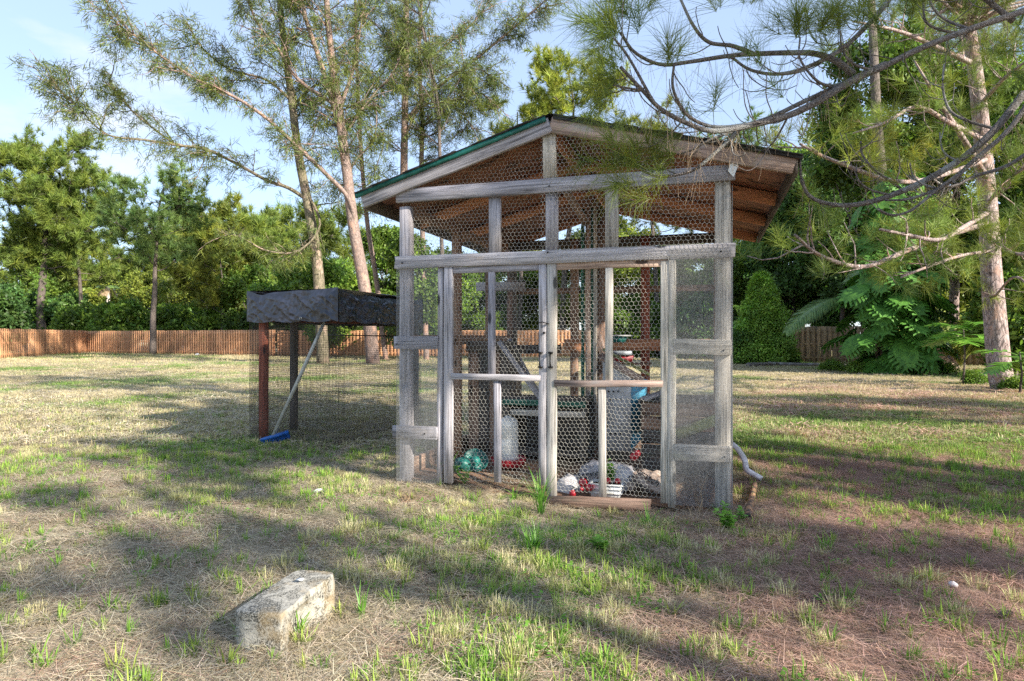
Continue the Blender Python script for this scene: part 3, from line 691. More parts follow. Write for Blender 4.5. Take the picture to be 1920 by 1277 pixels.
def grid(name, o, ux, uz, p, r, mat, parent, wob=.004):
    """square mesh on the parallelogram o, o+ux, o+uz; every wire is bent over three spans"""
    o, ux, uz = map(lambda q: np.array(q, float), (o, ux, uz)); nu = int(np.linalg.norm(ux)/p); nv = int(np.linalg.norm(uz)/p)
    nrm = np.cross(ux, uz); nrm /= np.linalg.norm(nrm); mb = MB(); K = 5
    def pt(a, b): return o+np.outer(a, ux)+np.outer(b, uz)+nrm[None]*(wob*2*(fnoise(a*np.linalg.norm(ux)*1.0, b*np.linalg.norm(uz), .35, 8)-.5))[:, None]
    for cnt, fix in ((nu, 0), (nv, 1)):
        f = np.linspace(0, 1, cnt+1)
        for k in range(K):
            t0, t1 = np.full(cnt+1, k/K), np.full(cnt+1, (k+1)/K)
            if fix == 0: mb.wires(pt(f, t0), pt(f, t1), r)
            else: mb.wires(pt(t0, f), pt(t1, f), r)
    return mb.build(name, mat, parent)
xl0, xl1 = cf(748, 600)[0], cf(823, 600)[0]; zt_ = railz(.1, (744, 500), (1378, 476))
grid('wire_screen', (xl0, -.045, .03), (xl1-xl0, 0, 0), (0, 0, zt_-.03), .0105, .0009, WIREG, coop)
xr0, xr1 = cf(1258, 700)[0], cf(1372, 700)[0]; zr_ = railz(2.6, (744, 482), (1378, 464))
grid('wire_screen', (xr0, -.047, .0), (xr1-xr0+.006, 0, 0), (0, 0, zr_), .0085, .0009, WIREG, coop)
grid('wire_screen', (W_+.004, 0, .02), (0, 3.3, 0), (0, 0, 2.45), .025, .0008, WIREG, coop)
grid('wire_screen', (-.004, .1, .02), (0, 3.2, 0), (0, 0, 2.42), .035, .0007, WIREG, coop)
# kick boards seen through the right screen
mb = MB(); n_ = 26; xx, yy_ = np.meshgrid(np.linspace(.06, W_-.06, n_), np.linspace(.04, 3.28, n_)); zz = .012+.04*fnoise(xx, yy_, .5, 61)+.02*fnoise(xx, yy_, .12, 62)-.085*np.clip(1-yy_/1.3, 0, 1)*np.clip((xx-.5)/.4, 0, 1)
i_ = (np.arange(n_-1)[:, None]*n_+np.arange(n_-1)[None]).ravel(); mb.add(np.stack([xx, yy_, zz], -1).reshape(-1, 3), np.stack([i_, i_+1, i_+n_+1, i_+n_], -1))
fl = mb.build('floor_litter', LITTER, coop, True); tag(fl, kind='stuff')

# ------------------------------------------------------------------ things inside the coop
def cthing(name, label, cat, s_, d, rz=0, z=.04, group=None): return thing(name, label, cat, cw(s_, d, z), RZ+rz, group)
# tall nesting cabinet of brown boards
s_a, _ = cf(876, 800, 1.35); s_b, _ = cf(955, 800, 1.35); wN = s_b-s_a
o = cthing('nesting_cabinet', 'tall mossy brown wooden box behind the left door', 'box', (s_a+s_b)/2, 1.6)
x = -wN/2
for i in range(4):
    w2 = wN/4; board('panel_board', (x+w2*(i+.5), -.2, 0), (x+w2*(i+.5), -.2, 1.10), w2-.006, .02, (WBROWN, WDARK, WBROWN, WDARK)[i], o)
board('top_board', (x-.02, -.215, 1.16), (x+wN+.04, -.215, 1.16), .12, .03, WDARK, o)
for sx in (x, x+wN): board('side_board', (sx, 0, 0), (sx, 0, 1.15), .38, .02, WDARK, o, face=(1, 0, 0))
board('back_board', (x, .2, .55), (x+wN, .2, .55), 1.1, .02, WDARK, o)
# ladder with two slanted rails
o = cthing('ladder', 'slanted grey wooden roosting ladder leaning against the tall brown box', 'ladder', *(.0, 0.), z=0)
o.location = tuple(cw(0, 0, 0)); 
for (pa, pb, d_) in (((936, 640), (1030, 770), 1.25), ((954, 636), (1024, 765), 1.75)):
    a_, b_ = cf(*pa, d_), cf(*pb, d_); board('ladder_rail', (a_[0], d_, a_[1]), (b_[0], d_, b_[1]), .05, .035, WGREY, o)
for f in (.2, .45, .7, .92):
    a1, b1 = cf(936+94*f, 640+130*f, 1.25), cf(954+70*f, 636+129*f, 1.75)
    mb = MB(); mb.tube([(a1[0], 1.25, a1[1]), (b1[0], 1.75, b1[1])], .012, 6); mb.build('rung', WBROWN, o)
# low bench with dark inside, green edge
s_a, z_a = cf(942, 750, 1.15); s_b, _ = cf(1098, 750, 1.15)
o = cthing('nest_bench', 'low dark nesting bench with green painted edge behind the doors', 'bench', s_a, 1.35, z=0)
Wb = s_b-s_a
board('bench_top', (0, .05, z_a), (Wb, .05, z_a), .5, .03, WDARK, o, face=(0, 0, 1)); board('front_edge', (0, -.2, z_a-.02), (Wb, -.2, z_a-.02), .06, .02, WGREEN, o)
board('perch', (.1, -.23, z_a-.12), (Wb, -.23, z_a-.12), .06, .03, WPALE, o)
for x_ in (.03, Wb*.5, Wb-.03): board('leg', (x_, -.15, 0), (x_, -.15, z_a-.04), .06, .04, WDARK, o)
board('back_board', (0, .3, z_a/2), (Wb, .3, z_a/2), z_a-.06, .02, WDARK, o)
board('bottom_board', (0, .05, .1), (Wb, .05, .1), .45, .02, WDARK, o, face=(0, 0, 1))
# dark brown box along the right wall
s_a, z_a = cf(1203, 752, 1.0)
o = cthing('nest_box', 'low dark brown nesting box along the right screen wall', 'box', s_a, 1.0, z=0)
Wb = W_-.12-s_a
for i in range(5): board('front_plank', (0, 0, .09+i*z_a/5.2), (Wb, 0, .09+i*z_a/5.2), z_a/5.2-.006, .022, WBROWN if i > 2 else WDARK, o)
board('lid', (-.02, .35, z_a), (Wb, .35, z_a), .75, .02, WDARK, o, face=(0, 0, 1)); board('side_board', (0, .36, z_a/2), (0, .36, z_a-.02+z_a*.0), .7, .02, WDARK, o, face=(1, 0, 0))
a_, b_ = cf(1268, 812, .95), cf(1345, 786, .95); board('slanted_board', (a_[0]-s_a, -.06, a_[1]-.01), (b_[0]-s_a, -.06, b_[1]), .10, .025, WMOSS, o)
a_, b_ = cf(1206, 746, 1.0), cf(1242, 731, 1.25); o2 = cthing('wood_scrap', 'short grey board end lying on the dark nesting box', 'board', 0, 0, z=0)
board('plank', (a_[0], .95, z_a+.02), (b_[0]+.02, 1.25, z_a+.075), .075, .02, WGREY, o2, face=(0, -.3, 1))
# perforated metal nest with blue side and open lid
s_a, zb = cf(1130, 845, 1.35); s_b, zt2 = cf(1183, 700, 1.35); Wm = s_b-s_a; zb = max(zb, .05)
o = cthing('perforated_nest', 'grey perforated metal nest cabinet with blue side and raised board lid', 'nest box', s_a, 1.35, rz=0, z=0)
zb = cf(1150, 845, 1.35)[1]; ztop = cf(1150, 672, 1.35)[1]; zrt = cf(1183, 712, 1.35)[1]
mb = MB(); mb.add([(0,0,zb),(Wm,0,zb),(Wm,0,zrt),(0,0,ztop),(0,.45,zb),(Wm,.45,zb),(Wm,.45,zrt),(0,.45,ztop)], [(0,1,2,3),(4,7,6,5),(0,3,7,4),(0,4,5,1)]); mb.build('front_panel', METALP, o)
mb = MB(); mb.add([(Wm+.001,-.002,zb),(Wm+.13,.16,zb+.16),(Wm+.13,.16,zrt-.02),(Wm+.001,-.002,zrt),(Wm-.01,.45,zb),(Wm+.12,.45,zb+.16),(Wm+.12,.45,zrt-.02),(Wm-.01,.45,zrt)], [(0,1,2,3),(1,5,6,2),(0,4,5,1),(3,2,6,7),(4,7,6,5)]); mb.build('side_panel', BLUEP, o, label if False else None)
hm = None
for (py_, xs_) in ((734, (1141, 1150, 1159)), (749, (1145, 1155, 1164)), (799, (1139, 1149, 1159)), (813, (1145, 1154, 1164))):
    for px_ in xs_:
        s_, z_ = cf(px_, py_, 1.35); mb = MB(); mb.tube([(0, 0, 0), (0, -.003, 0)], .0105, 10); hm = hm or mb.mesh('hole', HOLE); link('air_hole', hm, o, (s_-s_a, -.002, z_))
board('lid_board', (-.02, -.05, ztop+.03), (Wm+.12, -.05, zrt+.0), .10, .02, WTAN, o, face=(.4, -.6, .9)); board('lid_board', (0, .05, ztop+.09), (Wm+.18, .05, zrt+.05), .05, .03, WMOSS, o, face=(.4, 0, .9))
mb = MB(); mb.box((Wm/2, .22, zb/2), (Wm*.8, .3, zb-.01)); mb.build('base_block', WDARK, o)

# poultry drinker and feeders
s_, _ = cf(950, 800, .75)
o = cthing('poultry_waterer', 'white poultry waterer jug standing on a red tray inside the left door', 'waterer', s_, .8, z=.045)
mb = MB(); mb.lathe([(0, .05), (.098, .055), (.10, .08), (.10, .26), (.096, .27), (.10, .28), (.098, .40), (.088, .445), (.05, .47), (.03, .475), (.03, .485), (0, .487)], n=26); mb.build('jug', PLW, o, True)
mb = MB(); mb.lathe([(0, .0), (.150, .0), (.175, .075), (.170, .082), (.165, .075), (.145, .02), (.11, .02), (.105, .06), (0, .06)], n=28); mb.build('tray', PLR, o, True)
s_, _ = cf(886, 858, .55)
o = cthing('poultry_feeder', 'tipped teal plastic poultry feeder base left of the white waterer', 'feeder', s_, .62, z=.09)
mb = MB(); mb.lathe([(0, .0), (.13, .0), (.155, .07), (.15, .075), (.125, .02), (.06, .02), (.05, .09), (0, .10)], n=26)
k = mb.build('tray', PLT, o, True); k.rotation_euler = (.75, .5, 0); k.scale = (.8, .8, .8)
for i in range(6):
    mb = MB(); a = i*1.047; mb.tube([(math.cos(a)*.05, math.sin(a)*.05, .06), (math.cos(a)*.14, math.sin(a)*.14, .065)], .006, 5); k2 = mb.build('spoke', PLT, k)
s_, _ = cf(868, 868, .45)
o = cthing('poultry_scoop', 'small teal plastic scoop on the litter below the feeder base', 'scoop', s_, .42, z=.06)
mb = MB(); mb.lathe([(.02, 0), (.075, .01), (.085, .08), (.078, .08), (.068, .02), (0, .015)], n=20); k = mb.build('bowl', PLT, o, True); k.rotation_euler = (-.9, .3, .4)
mb = MB(); mb.tube([(.08, 0, .06), (.14, 0, .09), (.17, 0, .06)], .009, 6); mb.build('handle', PLT, o)

# feed sacks
def sack(name, label, s_, d, L, wd, ht, rz, mat, seed, z=.04, tilt=0):
    r_ = np.random.default_rng(seed); nu, nv = 26, 18; u = np.linspace(-1, 1, nu); th = np.linspace(0, 2*math.pi, nv, endpoint=False)
    U, T = np.meshgrid(u, th, indexing='ij'); pr = np.sqrt(np.clip(1-np.abs(U)**3.2, 0, 1)); ends = np.clip((1-np.abs(U))*7, .05, 1)
    x = U*L/2*(1+.03*np.sin(3*T+seed)); y = np.cos(T)*wd/2*(.75+.25*pr); zz_ = (np.sin(T)*.5+.5)*ht*pr**.7*ends**.4
    nn = fnoise(x*3+seed, y*3+zz_*4, .22, seed)-.5; cr_ = np.abs(fnoise(x+seed, zz_+y, .09, seed+2)-.5)
    cr2 = np.abs(vnoise(x*2+y*3+seed, zz_*3-y*2, .10, seed+4)-.5); zz_ = np.maximum(zz_+nn*.10-cr_*.10-cr2*.05, .0); y = y+nn*.07+cr_*.05+cr2*.03
    v = np.stack([x, y, zz_], -1).reshape(-1, 3); i = np.arange(nu-1)[:, None]*nv; j = np.arange(nv)[None]; j2 = (j+1) % nv
    mb = MB(); mb.add(v, np.stack([i+j, i+j2, i+nv+j2, i+nv+j], -1).reshape(-1, 4)[:, ::-1]); o = cthing(name, label, 'sack', s_, d, rz, z)
    k = mb.build('sack_body', mat, o, True); k.rotation_euler = (tilt, 0, 0); return o
def text(txt, size, parent, loc, rot, mat=INK, ext=.0008, name='printing'):
    cu = bpy.data.curves.new(name, 'FONT'); cu.body = txt; cu.size = size; cu.extrude = ext; cu.align_x = 'CENTER'; cu.align_y = 'CENTER'; cu.offset = size*.012
    tmp = bpy.data.objects.new('t', cu); C.objects.link(tmp); dg = bpy.context.evaluated_depsgraph_get(); me = bpy.data.meshes.new_from_object(tmp.evaluated_get(dg)); bpy.data.objects.remove(tmp)
    me.materials.clear(); me.materials.append(mat); return link(name, me, parent, loc, rot)
s_, _ = cf(1138, 880, .55)
o = sack('feed_sack', 'crumpled white feed sack printed in black leaning behind the white planter', s_, .60, .56, .30, .17, .12, SACK, 5, z=.0)
text('Scratch', .075, o, (-.15, -.150, .09), (1.0, -.2, 0)); text('%', .11, o, (.13, -.15, .09), (1.05, 0, .1))
s_, _ = cf(1072, 905, .22)
sack('feed_sack', 'small crumpled white sack at the left end of the planter', s_, .26, .24, .19, .15, 1.2, SACK, 9, z=-.04)
s_, _ = cf(1205, 895, .35)
o = sack('feed_sack', 'tan and grey feed sack lying right of the planter with Scratch Grains print', s_, .42, .42, .30, .17, -.2, SACKB, 13, z=-.01)
text('Scratch', .085, o, (.06, -.115, .145), (.75, .5, -.1)); text('Grains', .075, o, (.0, -.150, .08), (1.0, .5, -.1))
s_, _ = cf(1170, 880, .3)
sack('feed_sack', 'grey plastic sack slumped upright between the planter and the tan sack', s_, .40, .20, .17, .22, 1.3, SACK, 17, z=-.01)
# planter with seedling, red balls
s_, _ = cf(1136, 925, .12)
o = cthing('planter_box', 'white rectangular ribbed planter tub behind the right door', 'planter', s_, .17, z=-.035)
def tub(mb, L, wd, h, t_, taper=.86, z0=0):
    for (sx, sy) in ((1, 0), (-1, 0), (0, 1), (0, -1)):
        pass
    a = [(-L/2*taper, -wd/2*taper, z0), (L/2*taper, -wd/2*taper, z0), (L/2*taper, wd/2*taper, z0), (-L/2*taper, wd/2*taper, z0)]
    b2 = [(-L/2, -wd/2, z0+h), (L/2, -wd/2, z0+h), (L/2, wd/2, z0+h), (-L/2, wd/2, z0+h)]
    c2 = [(-L/2+t_, -wd/2+t_, z0+h), (L/2-t_, -wd/2+t_, z0+h), (L/2-t_, wd/2-t_, z0+h), (-L/2+t_, wd/2-t_, z0+h)]
    d2 = [(x*.95, y*.9, z0+.02) for x, y, z in a]
    mb.add(a+b2+c2+d2, [(3,2,1,0)]+[(i, (i+1) % 4, 4+(i+1) % 4, 4+i) for i in range(4)]+[(4+i, 4+(i+1) % 4, 8+(i+1) % 4, 8+i) for i in range(4)]+[(8+i, 8+(i+1) % 4, 12+(i+1) % 4, 12+i) for i in range(4)]+[(12, 13, 14, 15)])
mb = MB(); tub(mb, .27, .17, .125, .012); mb.build('tub', PLWG, o)
mb = MB(); mb.box((0, 0, .12), (.285, .185, .014)); mb2 = MB()
for zz_, sc_ in ((.118, 1.04), (.085, .995), (.05, .965)):
    mb2 = MB(); L, wd = .27*sc_, .17*sc_
    for c_, d_ in (((0, -wd/2, zz_), (L, .008, .007)), ((0, wd/2, zz_), (L, .008, .007)), ((-L/2, 0, zz_), (.008, wd, .007)), ((L/2, 0, zz_), (.008, wd, .007))): mb2.box(c_, d_)
    mb2.build('rim' if zz_ > .1 else 'rib', PLWG, o)
mb = MB(); mb.box((0, 0, .08), (.24, .145, .05)); mb.build('soil', SOILM, o)
def weed_plant(name, label, cat, loc, nst, h, lf, seed, mat=WEED, spread=.6):
    r = random.Random(seed); o = thing(name, label, cat, loc); st = MB(); lv = MB()
    for i in range(nst):
        a = r.uniform(0, 6.283); l = h*r.uniform(.55, 1); tp = np.array((math.cos(a)*l*spread*r.random(), math.sin(a)*l*spread*r.random(), l)); p = [tp*f+np.array((0, 0, 0)) for f in (0, .35, .7, 1)]
        st.tube(p, np.array([.003, .0025, .002, .001])*max(1, h/.25), 4)
        for f in np.linspace(.3, 1, 5):
            for sd in (0, 1):
                q = tp*f; b_ = a+sd*3.14+r.uniform(-1, 1)+f*3; d = np.array((math.cos(b_), math.sin(b_), r.uniform(-.2, .5))); sv = np.array((-math.sin(b_), math.cos(b_), r.uniform(-.2, .2))); l_ = lf*r.uniform(.6, 1.1)
                lv.add([q, q+d*l_*.35+sv*l_*.34, q+d*l_*.75+sv*l_*.26, q+d*l_, q+d*l_*.75-sv*l_*.26-np.array((0, 0, l_*.1)), q+d*l_*.35-sv*l_*.34-np.array((0, 0, l_*.1))], [(0, 1, 2, 3), (0, 3, 4, 5)])
    st.build('stem', WEED, o); lv.build('leaves', mat, o); return o
weed_plant('potted_seedling', 'bright green leafy seedling growing in the white planter', 'plant', cw(s_+.02, .2, .07), 9, .20, .05, 3)
sb = None
for i, (px_, py_, d_, r_, lab) in enumerate(((1074, 925, .07, .030, 'red ball lowest at the left end of the planter'), (1093, 905, .10, .036, 'red ball topmost left of the planter rim'), (1105, 914, .06, .033, 'red ball touching the left side of the planter'),
    (1140, 901, .17, .026, 'dark red ball lying in the planter left of the seedling'), (1158, 902, .17, .026, 'dark red ball lying in the planter right of the seedling'), (1189, 856, .38, .036, 'red ball on top of the grey sack'), (1195, 850, .42, .030, 'smaller red ball behind the one on the grey sack'), (1091, 917, .05, .018, 'tiny red ball between the three by the planter'))):
    s2, z2 = cf(px_, py_, d_); o = cthing('red_ball', lab, 'ball', s2, d_, z=max(z2-r_, -.05), group='red plastic balls in the coop')
    mb = MB(); th = np.linspace(0, math.pi, 9); mb.lathe(np.stack([np.sin(th)*r_, r_-np.cos(th)*r_], 1), n=14); mb.build('shell', PLR, o, True)
    mb = MB(); mb.lathe([(.2*r_, 0), (.22*r_, .12*r_), (0, .14*r_)], (0, 0, 2*r_-.03*r_), 8); mb.build('plug', PLW, o)
# tubs on the shelf rail at the back
s_, z_ = cf(1162, 641, 3.2)
o = cthing('teal_tub', 'small teal and white tub standing on the rear rail', 'tub', s_, 3.2, z=z_-.005); mb = MB(); tub(mb, .19, .14, .075, .01); mb.build('tub', PLT, o); mb = MB(); mb.box((.03, 0, .085), (.25, .17, .018)); mb.build('lid', PLWG, o)
s_, z_ = cf(1168, 680, 3.1)
board('shelf', (s_-.3, 3.15, z_-.012), (s_+.35, 3.15, z_-.012), .2, .02, WBROWN, coop, face=(0, 0, 1))
o = cthing('red_tub', 'red tub with grey lid on the shelf below the rear rail', 'tub', s_, 3.12, z=z_); mb = MB(); tub(mb, .27, .16, .09, .01); mb.build('tub', REDTUB, o)
mb = MB(); mb.box((-.02, 0, .125), (.27, .19, .05)); mb.build('lid', GREYL, o)

# ------------------------------------------------------------------ the tarp covered pen on the left
Lc = P(468, 826, 8.15); Cc = P(634, 836, 7.66); Lc = np.array((Lc[0], Lc[1], 0)); Cc = np.array((Cc[0], Cc[1], 0))
back = np.array((.2905, .957, 0)); fdir = (Cc-Lc); pw = np.linalg.norm(fdir); fdir /= pw; pen = thing('wire_pen', 'square wire mesh pen with a black tarp draped over its top', 'pen', Lc, math.atan2(fdir[1], fdir[0]))
pd = 2.0; nrm2 = np.array((-fdir[1], fdir[0], 0))
def pl(p):  # world -> pen frame
    q = np.array(p)-Lc; return np.array((q @ fdir, q @ nrm2, p[2]))
ZT, ZB = 1.885, 1.50
p1 = pl(P(487, 825, 8.08)); p2 = pl(P(551, 808, 8.86))
board('post', (p1[0], .06, 0), (p1[0], .06, 1.82), .095, .09, WRED, pen, label='lit red brown post near the left corner')
board('post', (p2[0], p2[1], 0), (p2[0], p2[1], 1.82), .085, .085, WDARK, pen)
board('post', (pw-.06, pd-.06, 0), (pw-.06, pd-.06, 1.8), .08, .08, WDARK, pen)
for a_, b_ in (((.05, .07), (pw-.1, .07)), ((pw-.09, 0.05), (pw-.09, pd-.05)), ((0.08, 0.05), (0.08, pd-.05)), ((0.05, pd-.08), (pw-.1, pd-.08))):
    board('top_rail', (*a_, 1.54), (*b_, 1.54), .07, .035, WRED, pen, face=(-(b_[1]-a_[1]), (b_[0]-a_[0]), 0))
mb = MB(); q = pl(P(575, 628, 9.3)); mb.tube([(q[0], pd-.3, q[2]), (pw, pd-.3, q[2]-.02)], .010, 6); mb.build('rod', BLACK, pen)
# tarp: one sheet over the top with hanging skirts, wrinkled
def sheet(o, u, v, nu, nv, amp, seed, out, edge=.0):
    o, u, v, out = (np.array(q, float) for q in (o, u, v, out)); a, b_ = np.meshgrid(np.linspace(0, 1, nu), np.linspace(0, 1, nv))
    lu, lv = np.linalg.norm(u), np.linalg.norm(v); X, Y = a*lu, b_*lv
    def ridge(sx, sy, sd, ca=.8, sa=.6):
        Xw = X+.22*(fnoise(X, Y, .3, sd+20)-.5); Yw = Y+.22*(fnoise(X, Y, .3, sd+30)-.5); p_, q_ = Xw*ca+Yw*sa, -Xw*sa+Yw*ca; return 1-np.abs(2*vnoise(p_/sx, q_/sy, 1., sd)-1)
    w2 = np.minimum(1, np.minimum(a, 1-a)*14+.25)
    dsp = amp*(.9*(fnoise(X, Y*.7, .42, seed)-.5)+.26*ridge(.40, .11, seed+1)**3+.20*ridge(.24, .07, seed+2, .5, -.86)**3+.13*ridge(.08, .05, seed+3, .9, .43)**2+.10*ridge(.05, .05, seed+5, .3, .95)**2)*w2*np.minimum(1, b_*4+.1)
    pts = o+a[..., None]*u+b_[..., None]*v+out*dsp[..., None]
    pts[..., 2] += (1-b_)*(-.045*np.exp(-((a-.16)/.10)**2)-.030*np.sin(math.pi*a)*(seed > 20)+(fnoise(X, Y*0, .4, seed+4)-.5)*.03)*edge-b_**3*.022*np.abs(np.sin(X*7.3+seed))*edge-(1-b_)*.022*np.sin(math.pi*a)*edge
    i = (np.arange(nv-1)[:, None]*nu+np.arange(nu-1)[None]).ravel(); return pts.reshape(-1, 3), np.stack([i, i+1, i+nu+1, i+nu], -1)
m, t, b = newmat('black_tarp'); v_ = coords(t, (1, 1, 1), rnd=False); n_ = noise(t, v_, 6, 4, .55, 1.6); n2 = noise(t, v_, 16, 3, .6, 1.5)
t.links.new(ramp(t, n_, [(.4, (.012, .014, .022)), (.6, (.026, .031, .050))]), b.inputs['Base Color']); b.inputs['Roughness'].default_value = .30; b.inputs['Specular IOR Level'].default_value = .6
bump(t, b, mixc(t, .35, n_, n2), .35, .03); TARP = m
mb = MB(); mb.add(*sheet((-.02, -.025, ZT), (pw+.04, 0, 0), (0, 0, ZB-ZT), 130, 44, .046, 3, (0, -1, 0), 1.)); mb.build('tarp_front', TARP, pen, True)
mb = MB(); mb.add(*sheet((pw+.025, -.02, ZT), (0, pd+.04, -.03), (0, 0, ZB-ZT), 130, 44, .07, 23, (1, 0, 0), 1.)); mb.build('tarp_side', TARP, pen, True)
mb = MB(); mb.add(*sheet((-.025, -.02, ZT), (0, pd+.04, -.03), (0, 0, ZB-ZT), 60, 20, .04, 33, (-1, 0, 0))); mb.build('tarp_side', TARP, pen, True)
mb = MB(); mb.add(*sheet((-.02, pd+.02, ZT-.03), (pw+.04, 0, 0), (0, 0, ZB-ZT), 60, 20, .04, 43, (0, 1, 0))); mb.build('tarp_back', TARP, pen, True)
mb = MB(); mb.add(*sheet((-.02, -.02, ZT-.004), (pw+.04, 0, 0), (0, pd+.03, -.03), 50, 50, .05, 53, (0, 0, 1))); mb.build('tarp_top', TARP, pen, True)
for a in (.2, .62, .94):
    mb = MB(); q = np.linspace(0, 2*math.pi, 11); mb.tube(np.stack([np.cos(q)*.013, q*0, np.sin(q)*.013], 1), .004, 5, cap=False); mb.build('eyelet', WIRE, pen, True, (a*pw, -.045, ZB+.03))
for a in (.4, .85):
    mb = MB(); q = np.linspace(0, 2*math.pi, 11); mb.tube(np.stack([q*0, np.cos(q)*.013, np.sin(q)*.013], 1), .004, 5, cap=False); mb.build('eyelet', WIRE, pen, True, (pw+.05, a*pd, ZB+.03))
grid('wire_mesh', (0, 0, .03), (pw, 0, 0), (0, 0, ZB+.02), .021, .0018, WIRED, pen, .01); grid('wire_mesh', (pw, 0, .03), (0, pd, 0), (0, 0, ZB+.02), .025, .0017, WIRED, pen, .01)
grid('wire_mesh', (0, 0, .03), (0, pd, 0), (0, 0, ZB+.02), .025, .0017, WIRED, pen, .01); grid('wire_mesh', (0, pd, .03), (pw, 0, 0), (0, 0, ZB+.02), .03, .0010, WIRED, pen, .01)
# broom
hb = P(512, 818, 7.86); ht_ = P(608, 604, 7.78)
o = thing('push_broom', 'long handled broom with blue head leaning on the wire pen', 'broom', (hb[0], hb[1], 0))
d0 = np.array((0, 0, .08)); d1 = ht_-np.array((hb[0], hb[1], 0))
mb = MB(); mb.tube([d0, d0*.5+d1*.5, d1], [.024, .023, .021], 8); mb.build('handle', BROOMH, o, True)
hd = MB(); hd.box((0, 0, 0), (.34, .07, .035)); k = hd.build('head', PLB, o, loc=(.02, 0, .085), rot=(.1, -.28, .25))
br = MB(); A = []; B_ = []
for i in range(30):
    for j in range(4): A.append((-.16+i*.011, -.026+j*.017, -.015)); B_.append((-.165+i*.0115+R.uniform(-.004, .004), -.032+j*.02+R.uniform(-.005, .005), -.075))
br.wires(A, B_, .0035); br.build('bristles', PLB, k)

# ------------------------------------------------------------------ block and small things on the lawn
m, t, b = newmat('concrete'); v_ = coords(t, (1, 1, 1), rnd=False)
n1 = noise(t, v_, 60, 4, .8); n2 = noise(t, v_, 9, 6, .75, .6); n3 = noise(t, v_, 110, 3, .8)
c = ramp(t, n1, [(.3, (.22, .205, .175)), (.55, (.41, .39, .335))]); 
gN = N(t, 'ShaderNodeTexCoord'); sx = N(t, 'ShaderNodeSeparateXYZ'); t.links.new(gN.outputs['Object'], sx.inputs[0])
mold = ramp(t, n2, [(.45, (0,)*3), (.52, (1,)*3)]); pits = ramp(t, n3, [(.46, (1,)*3), (.56, (.05,)*3)])
c = mixc(t, mixc(t, 1, mold, pits, 'MULTIPLY'), c, (.035, .036, .030)); c = mixc(t, ramp(t, noise(t, v_, 5, 4), [(.52, (0,)*3), (.66, (.6,)*3)]), c, (.36, .26, .13))
t.links.new(c, b.inputs['Base Color']); b.inputs['Roughness'].default_value = 1; bump(t, b, mixc(t, .5, n1, n3), .9, .008); CONC = m
nyb, nzb = 30, 16; Lb, Wb, Hb = .47, .215, .192; ring = []
def prof(f, z):
    """outline of the block at relative height f: right side bitten by the half core"""
    depth = .075*max(0, 1-(f/.86)**2.4)**.6; pts = []
    for yv in np.linspace(-Lb/2, Lb/2, 26):
        c_ = (yv+.050)/(.105-.03*f); pts.append((Wb/2-depth*math.exp(-abs(c_)**3.2)-.010*f**8*math.exp(-(yv/.1)**2), yv))
    rr = .03; pts[-1] = (Wb/2-rr*.5, Lb/2-.002); pts[-2] = (Wb/2-.004, Lb/2-.022)
    pts += [(Wb/2-.06, Lb/2), (0, Lb/2), (-Wb/2+.04, Lb/2), (-Wb/2+.008, Lb/2-.018)]+[(-Wb/2, yv) for yv in np.linspace(Lb/2-.05, -Lb/2+.008, 12)]+[(-Wb/2+.006, -Lb/2), (-.05, -Lb/2), (0, -Lb/2), (.05, -Lb/2), (Wb/2-.006, -Lb/2)]
    return np.array(pts)
ring = []
for i in range(nzb+1):
    f = i/nzb; q = prof(f, 0); q = np.hstack([q, np.full((len(q), 1), f*Hb-.015)]); q[:, :2] += (fnoise(q[:, 0]*7+f*2, q[:, 1]*7+f*3, .3, 3)[:, None]-.5)*.011; ring.append(q)
q = ring[-1].copy(); q[:, :2] *= .975; q[:, 2] += .005; ring.append(q)
k_ = len(q); v = np.vstack(ring); i = np.arange(len(ring)-1)[:, None]*k_; j = np.arange(k_)[None]; j2 = (j+1) % k_
mb = MB(); mb.add(v, np.stack([i+j, i+j2, i+k_+j2, i+k_+j], -1).reshape(-1, 4)); me = mb.mesh('concrete_block', CONC)
import bmesh
bm = bmesh.new(); bm.from_mesh(me); bm.verts.ensure_lookup_table(); top = [bm.verts[(len(ring)-1)*k_+a] for a in range(k_)]; bm.faces.new(top)
bmesh.ops.recalc_face_normals(bm, faces=bm.faces); bm.to_mesh(me); bm.free()
o = link('concrete_block', me, None, (-.99, 2.86, float(gz(-.99, 2.86))-.004), (math.radians(.8), math.radians(-1.2), math.radians(-13)))
tag(o, 'mouldy concrete block with a scooped side standing on the lawn', 'block')
mb = MB(); mb.add([(0,0,0),(.03,-.008,.001),(.036,.012,.002),(.012,.022,.001),(0,0,.004),(.03,-.008,.005),(.036,.012,.006),(.012,.022,.005)], [(4,5,6,7),(0,1,5,4),(1,2,6,5),(2,3,7,6),(3,0,4,7)])
o = mb.build('paint_chip', PLW, None, loc=(-.99, 2.93, float(gz(-.99, 2.86))+.193)); tag(o, 'small white chip lying on top of the concrete block', 'chip')
def pebble(name, label, cat, loc, sz, mat, seed, n=(10, 7)):
    th = np.linspace(0, math.pi, n[1]); r_ = random.Random(seed); mb = MB(); mb.lathe(np.stack([np.sin(th), 1-np.cos(th)], 1), n=n[0]); v = mb.v[0]; v *= np.array(sz)/2; v += rng.normal(0, min(sz)*.05, v.shape)
    o = mb.build(name, mat, None, True, loc); o.rotation_euler = (0, 0, r_.uniform(0, 6)); return tag(o, label, cat)
def on(px, py):
    Y = H*F/(py-HZ); x = (px-960)/F*Y; return (x, Y, float(gz(x, Y)))
pebble('stone', 'white stone chip lying on the grass left of the coop', 'stone', on(597, 922), (.10, .05, .035), PLW, 1)
pebble('stone', 'pale rounded stone at the lower right of the lawn', 'stone', on(1787, 1108), (.045, .04, .03), PIPEW, 2)
